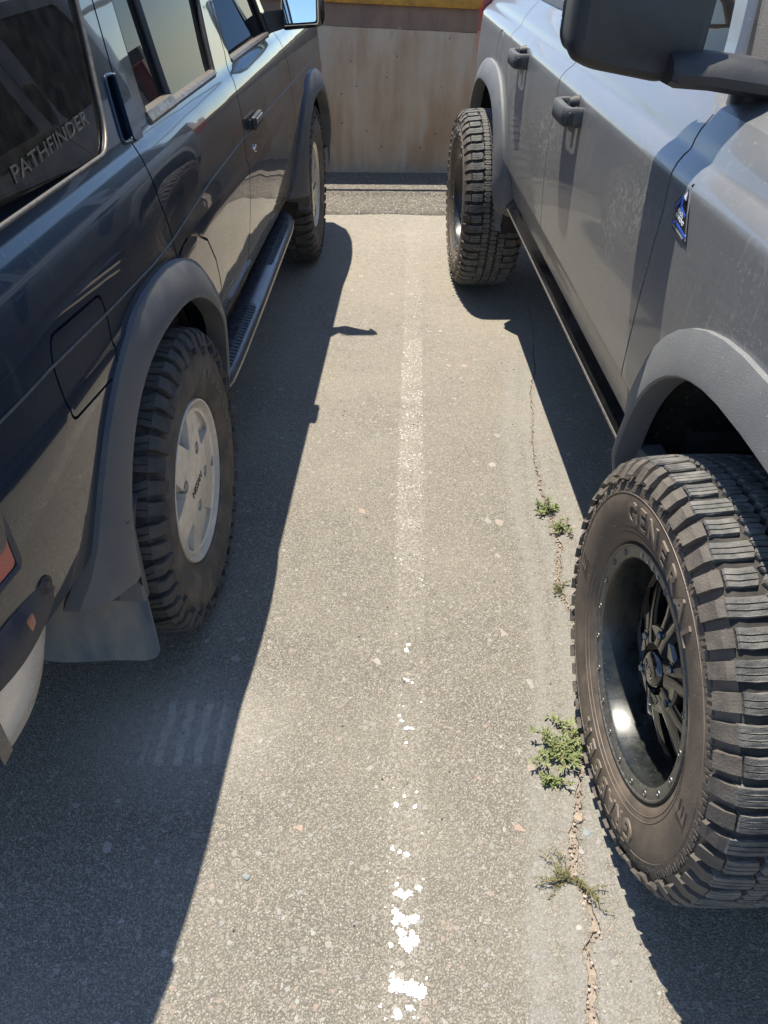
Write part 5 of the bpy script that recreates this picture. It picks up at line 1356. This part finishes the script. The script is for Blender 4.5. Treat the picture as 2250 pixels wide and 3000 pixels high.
# front bumper and grille, outside the frame but casting its shadow
fb = MB(); fb.box((WR/2, -.93, .66), (1.42, .14, .20), bev=.04); make('front_bumper', fb, M['black_plastic'], rootR, SG, 40)
gr = MB(); gr.box((WR/2, -.905, 1.02), (1.2, .02, .20), bev=.008)
for i_ in range(5): gr.box((WR/2, -.918, .95+.035*i_), (.9, .012, .008))
make('grille', gr, M['black_plastic'], rootR, SG, 40)
for o0 in (-.32, -1.38):
    h = MB(); h.lathe([(0, .0001)], 3, (0, 0)) if False else None
    h.box((o0, -.925, 1.02), (.17, .02, .17), bev=.009); make('headlight', h, M['white'], rootR, SG, 40)
wr_ = build_wheel_R(rootR, SG)
w2 = copy_tree(wr_, rootR); w2.location = (0, 2.95, 0)
for s_ in (0, 2.95):
    w3 = copy_tree(wr_, rootR); w3.location = (-(WR+.0), s_, 0); w3.rotation_euler = (0, 0, math.pi)

# ================================================================== weeds and loose stones
leafm = mat('weed_leaf', (.125, .165, .06), (.21, .225, .10), rough=.55, scale=60, spec=.3)
leafd = mat('weed_leaf_dark', (.055, .07, .028), (.16, .155, .06), rough=.6, scale=60, spec=.3)
stemm = mat('weed_stem', (.25, .22, .10), (.17, .10, .06), rough=.7, scale=60)
def weed(loc, stems, spread, height, leaf_l, leaf_w, dens, label, seed, dark=False, dirs=None):
    rn = random.Random(seed); root = empty('weed', loc); tag(root, label, 'weed', 'weeds growing along the asphalt crack')
    sb = MB(); lb = MB()
    for k in range(stems):
        a = rn.uniform(0, 2*math.pi) if dirs is None else math.radians(rn.choice(dirs)+rn.gauss(0, 16)); L_ = spread*rn.uniform(.45, 1.1)
        pts = []; p = Vector((rn.gauss(0, .006), rn.gauss(0, .006), 0)); up = rn.uniform(.25, 1.2)
        n = 9
        for j in range(n):
            t = j/(n-1); pts.append(Vector((p.x+math.cos(a)*L_*t, p.y+math.sin(a)*L_*t, .002+height*up*math.sin(min(1, t*1.2)*1.9)*(.5+.5*t))))
            a += rn.gauss(0, .10)
        sb.tube(pts, [.0014*(1-.6*j/n) for j in range(n)], 5)
        for q in range(int(dens)):
            t = rn.uniform(.12, 1.0); i = min(int(t*(n-1)), n-2); f = t*(n-1)-i; c0 = pts[i].lerp(pts[i+1], f)
            la = rn.uniform(0, 6.28); el = rn.uniform(-.1, 1.0); l = leaf_l*rn.uniform(.55, 1.15)*(1-.25*t); w = leaf_w*rn.uniform(.7, 1.2)
            d = Vector((math.cos(la)*math.cos(el), math.sin(la)*math.cos(el), math.sin(el))); u = d.cross(Vector((0, 0, 1))).normalized(); v = u.cross(d).normalized()
            roll = rn.uniform(-.7, .7); u = u*math.cos(roll)+v*math.sin(roll)
            m1 = c0+d*l*.35+v*l*.04; m2 = c0+d*l*.7+v*l*.02; tip = c0+d*l-v*l*.12
            for pt in (m1, m2, tip): pt.z = max(pt.z, .0015)
            lb.add([c0, m1-u*w/2, m1-v*w*.12, m1+u*w/2, m2-u*w*.36, m2-v*w*.1, m2+u*w*.36, tip], [(0, 1, 2), (0, 2, 3), (1, 4, 5, 2), (2, 5, 6, 3), (4, 7, 5), (5, 7, 6)])
    make('stem', sb, stemm, root, 1, 60); make('leaves', lb, leafd if dark else leafm, root, 1, 0, recalc=False)
    return root
weed((.435, 1.015, -.004), 22, .105, .034, .020, .0050, 34, 'largest bushy green weed, growing against the near black wheel of the grey car', 1, dirs=(95, 120, 150, 170, 75, 200))
weed((.372, .962, -.002), 7, .035, .020, .018, .0045, 20, 'small pale green weed just below the largest weed, nearer the camera', 2)
weed((.528, 1.925, -.004), 11, .050, .036, .018, .0042, 26, 'bushy green weed at the far end of the row growing from the crack', 3, dirs=(100, 160, 220, 60))
weed((.550, 1.835, -.004), 9, .040, .026, .018, .0042, 22, 'leafy weed in the crack just nearer than the farthest weed', 4)
weed((.495, 1.567, -.004), 8, .030, .020, .010, .0022, 24, 'sparse little weed halfway up the crack with tiny leaves', 5, dark=True)
weed((.378, .745, -.004), 15, .085, .022, .012, .0016, 30, 'wiry dark weed with needle-thin leaves, nearest to the camera in the crack', 6, dark=True, dirs=(150, 165, 330, 310, 200, 20))
def stone(loc, r, m, label, seed, flat=.55, seg=9):
    rn = random.Random(seed); mb = MB(); pebble(mb, (0, 0, r*flat*.6), r, rn, 0, flat, seg)
    o = make('stone', mb, m, None, 1, 50, loc=loc); tag(o, label, 'stone', 'loose stones on the asphalt'); return o
st1 = mat('tan_stone', (.33, .25, .18), (.24, .19, .15), rough=.8, scale=60, bump=.3); st2 = mat('blue_grey_stone', (.20, .22, .22), (.16, .18, .18), rough=.75, scale=60, bump=.3)
stone((.412, .874, -.002), .0125, st1, 'rounded tan pebble sitting in the crack below the largest weed', 31)
stone((-.266, .747, 0), .0085, st2, 'flat blue-grey stone chip lying on the open asphalt', 32, .35)
stone((.425, .845, -.003), .0100, st2, 'flat grey stone wedged in the crack beside the tan pebble', 33, .35)
stone((.372, .655, -.003), .0070, mat('white_stone', (.32, .30, .27), rough=.8, scale=50), 'small whitish stone on the crack edge near the camera', 34, .5)

# loose grit and seeds scattered over the parking bay
gb = MB(); rn = random.Random(77)
for k in range(1500):
    y = .3+4.4*rn.random()**1.6; x = rn.uniform(-1.0, .9)
    pebble(gb, (x, y, .0006), rn.uniform(.0009, .0026)*(1+.15*y), rn, rn.choice((0, 0, 0, 1, 1, 2)), .6, 5)
tag(make('loose_grit', gb, [mat('grit_grey', (.22, .205, .18), (.14, .13, .115), rough=.9, scale=40), mat('grit_tan', (.30, .235, .18), (.22, .17, .13), rough=.9, scale=40), mat('grit_dark', (.06, .055, .05), (.03, .028, .026), rough=.9, scale=40)], None, 1, 0), 'loose grit and small stones scattered over the asphalt', kind='stuff')
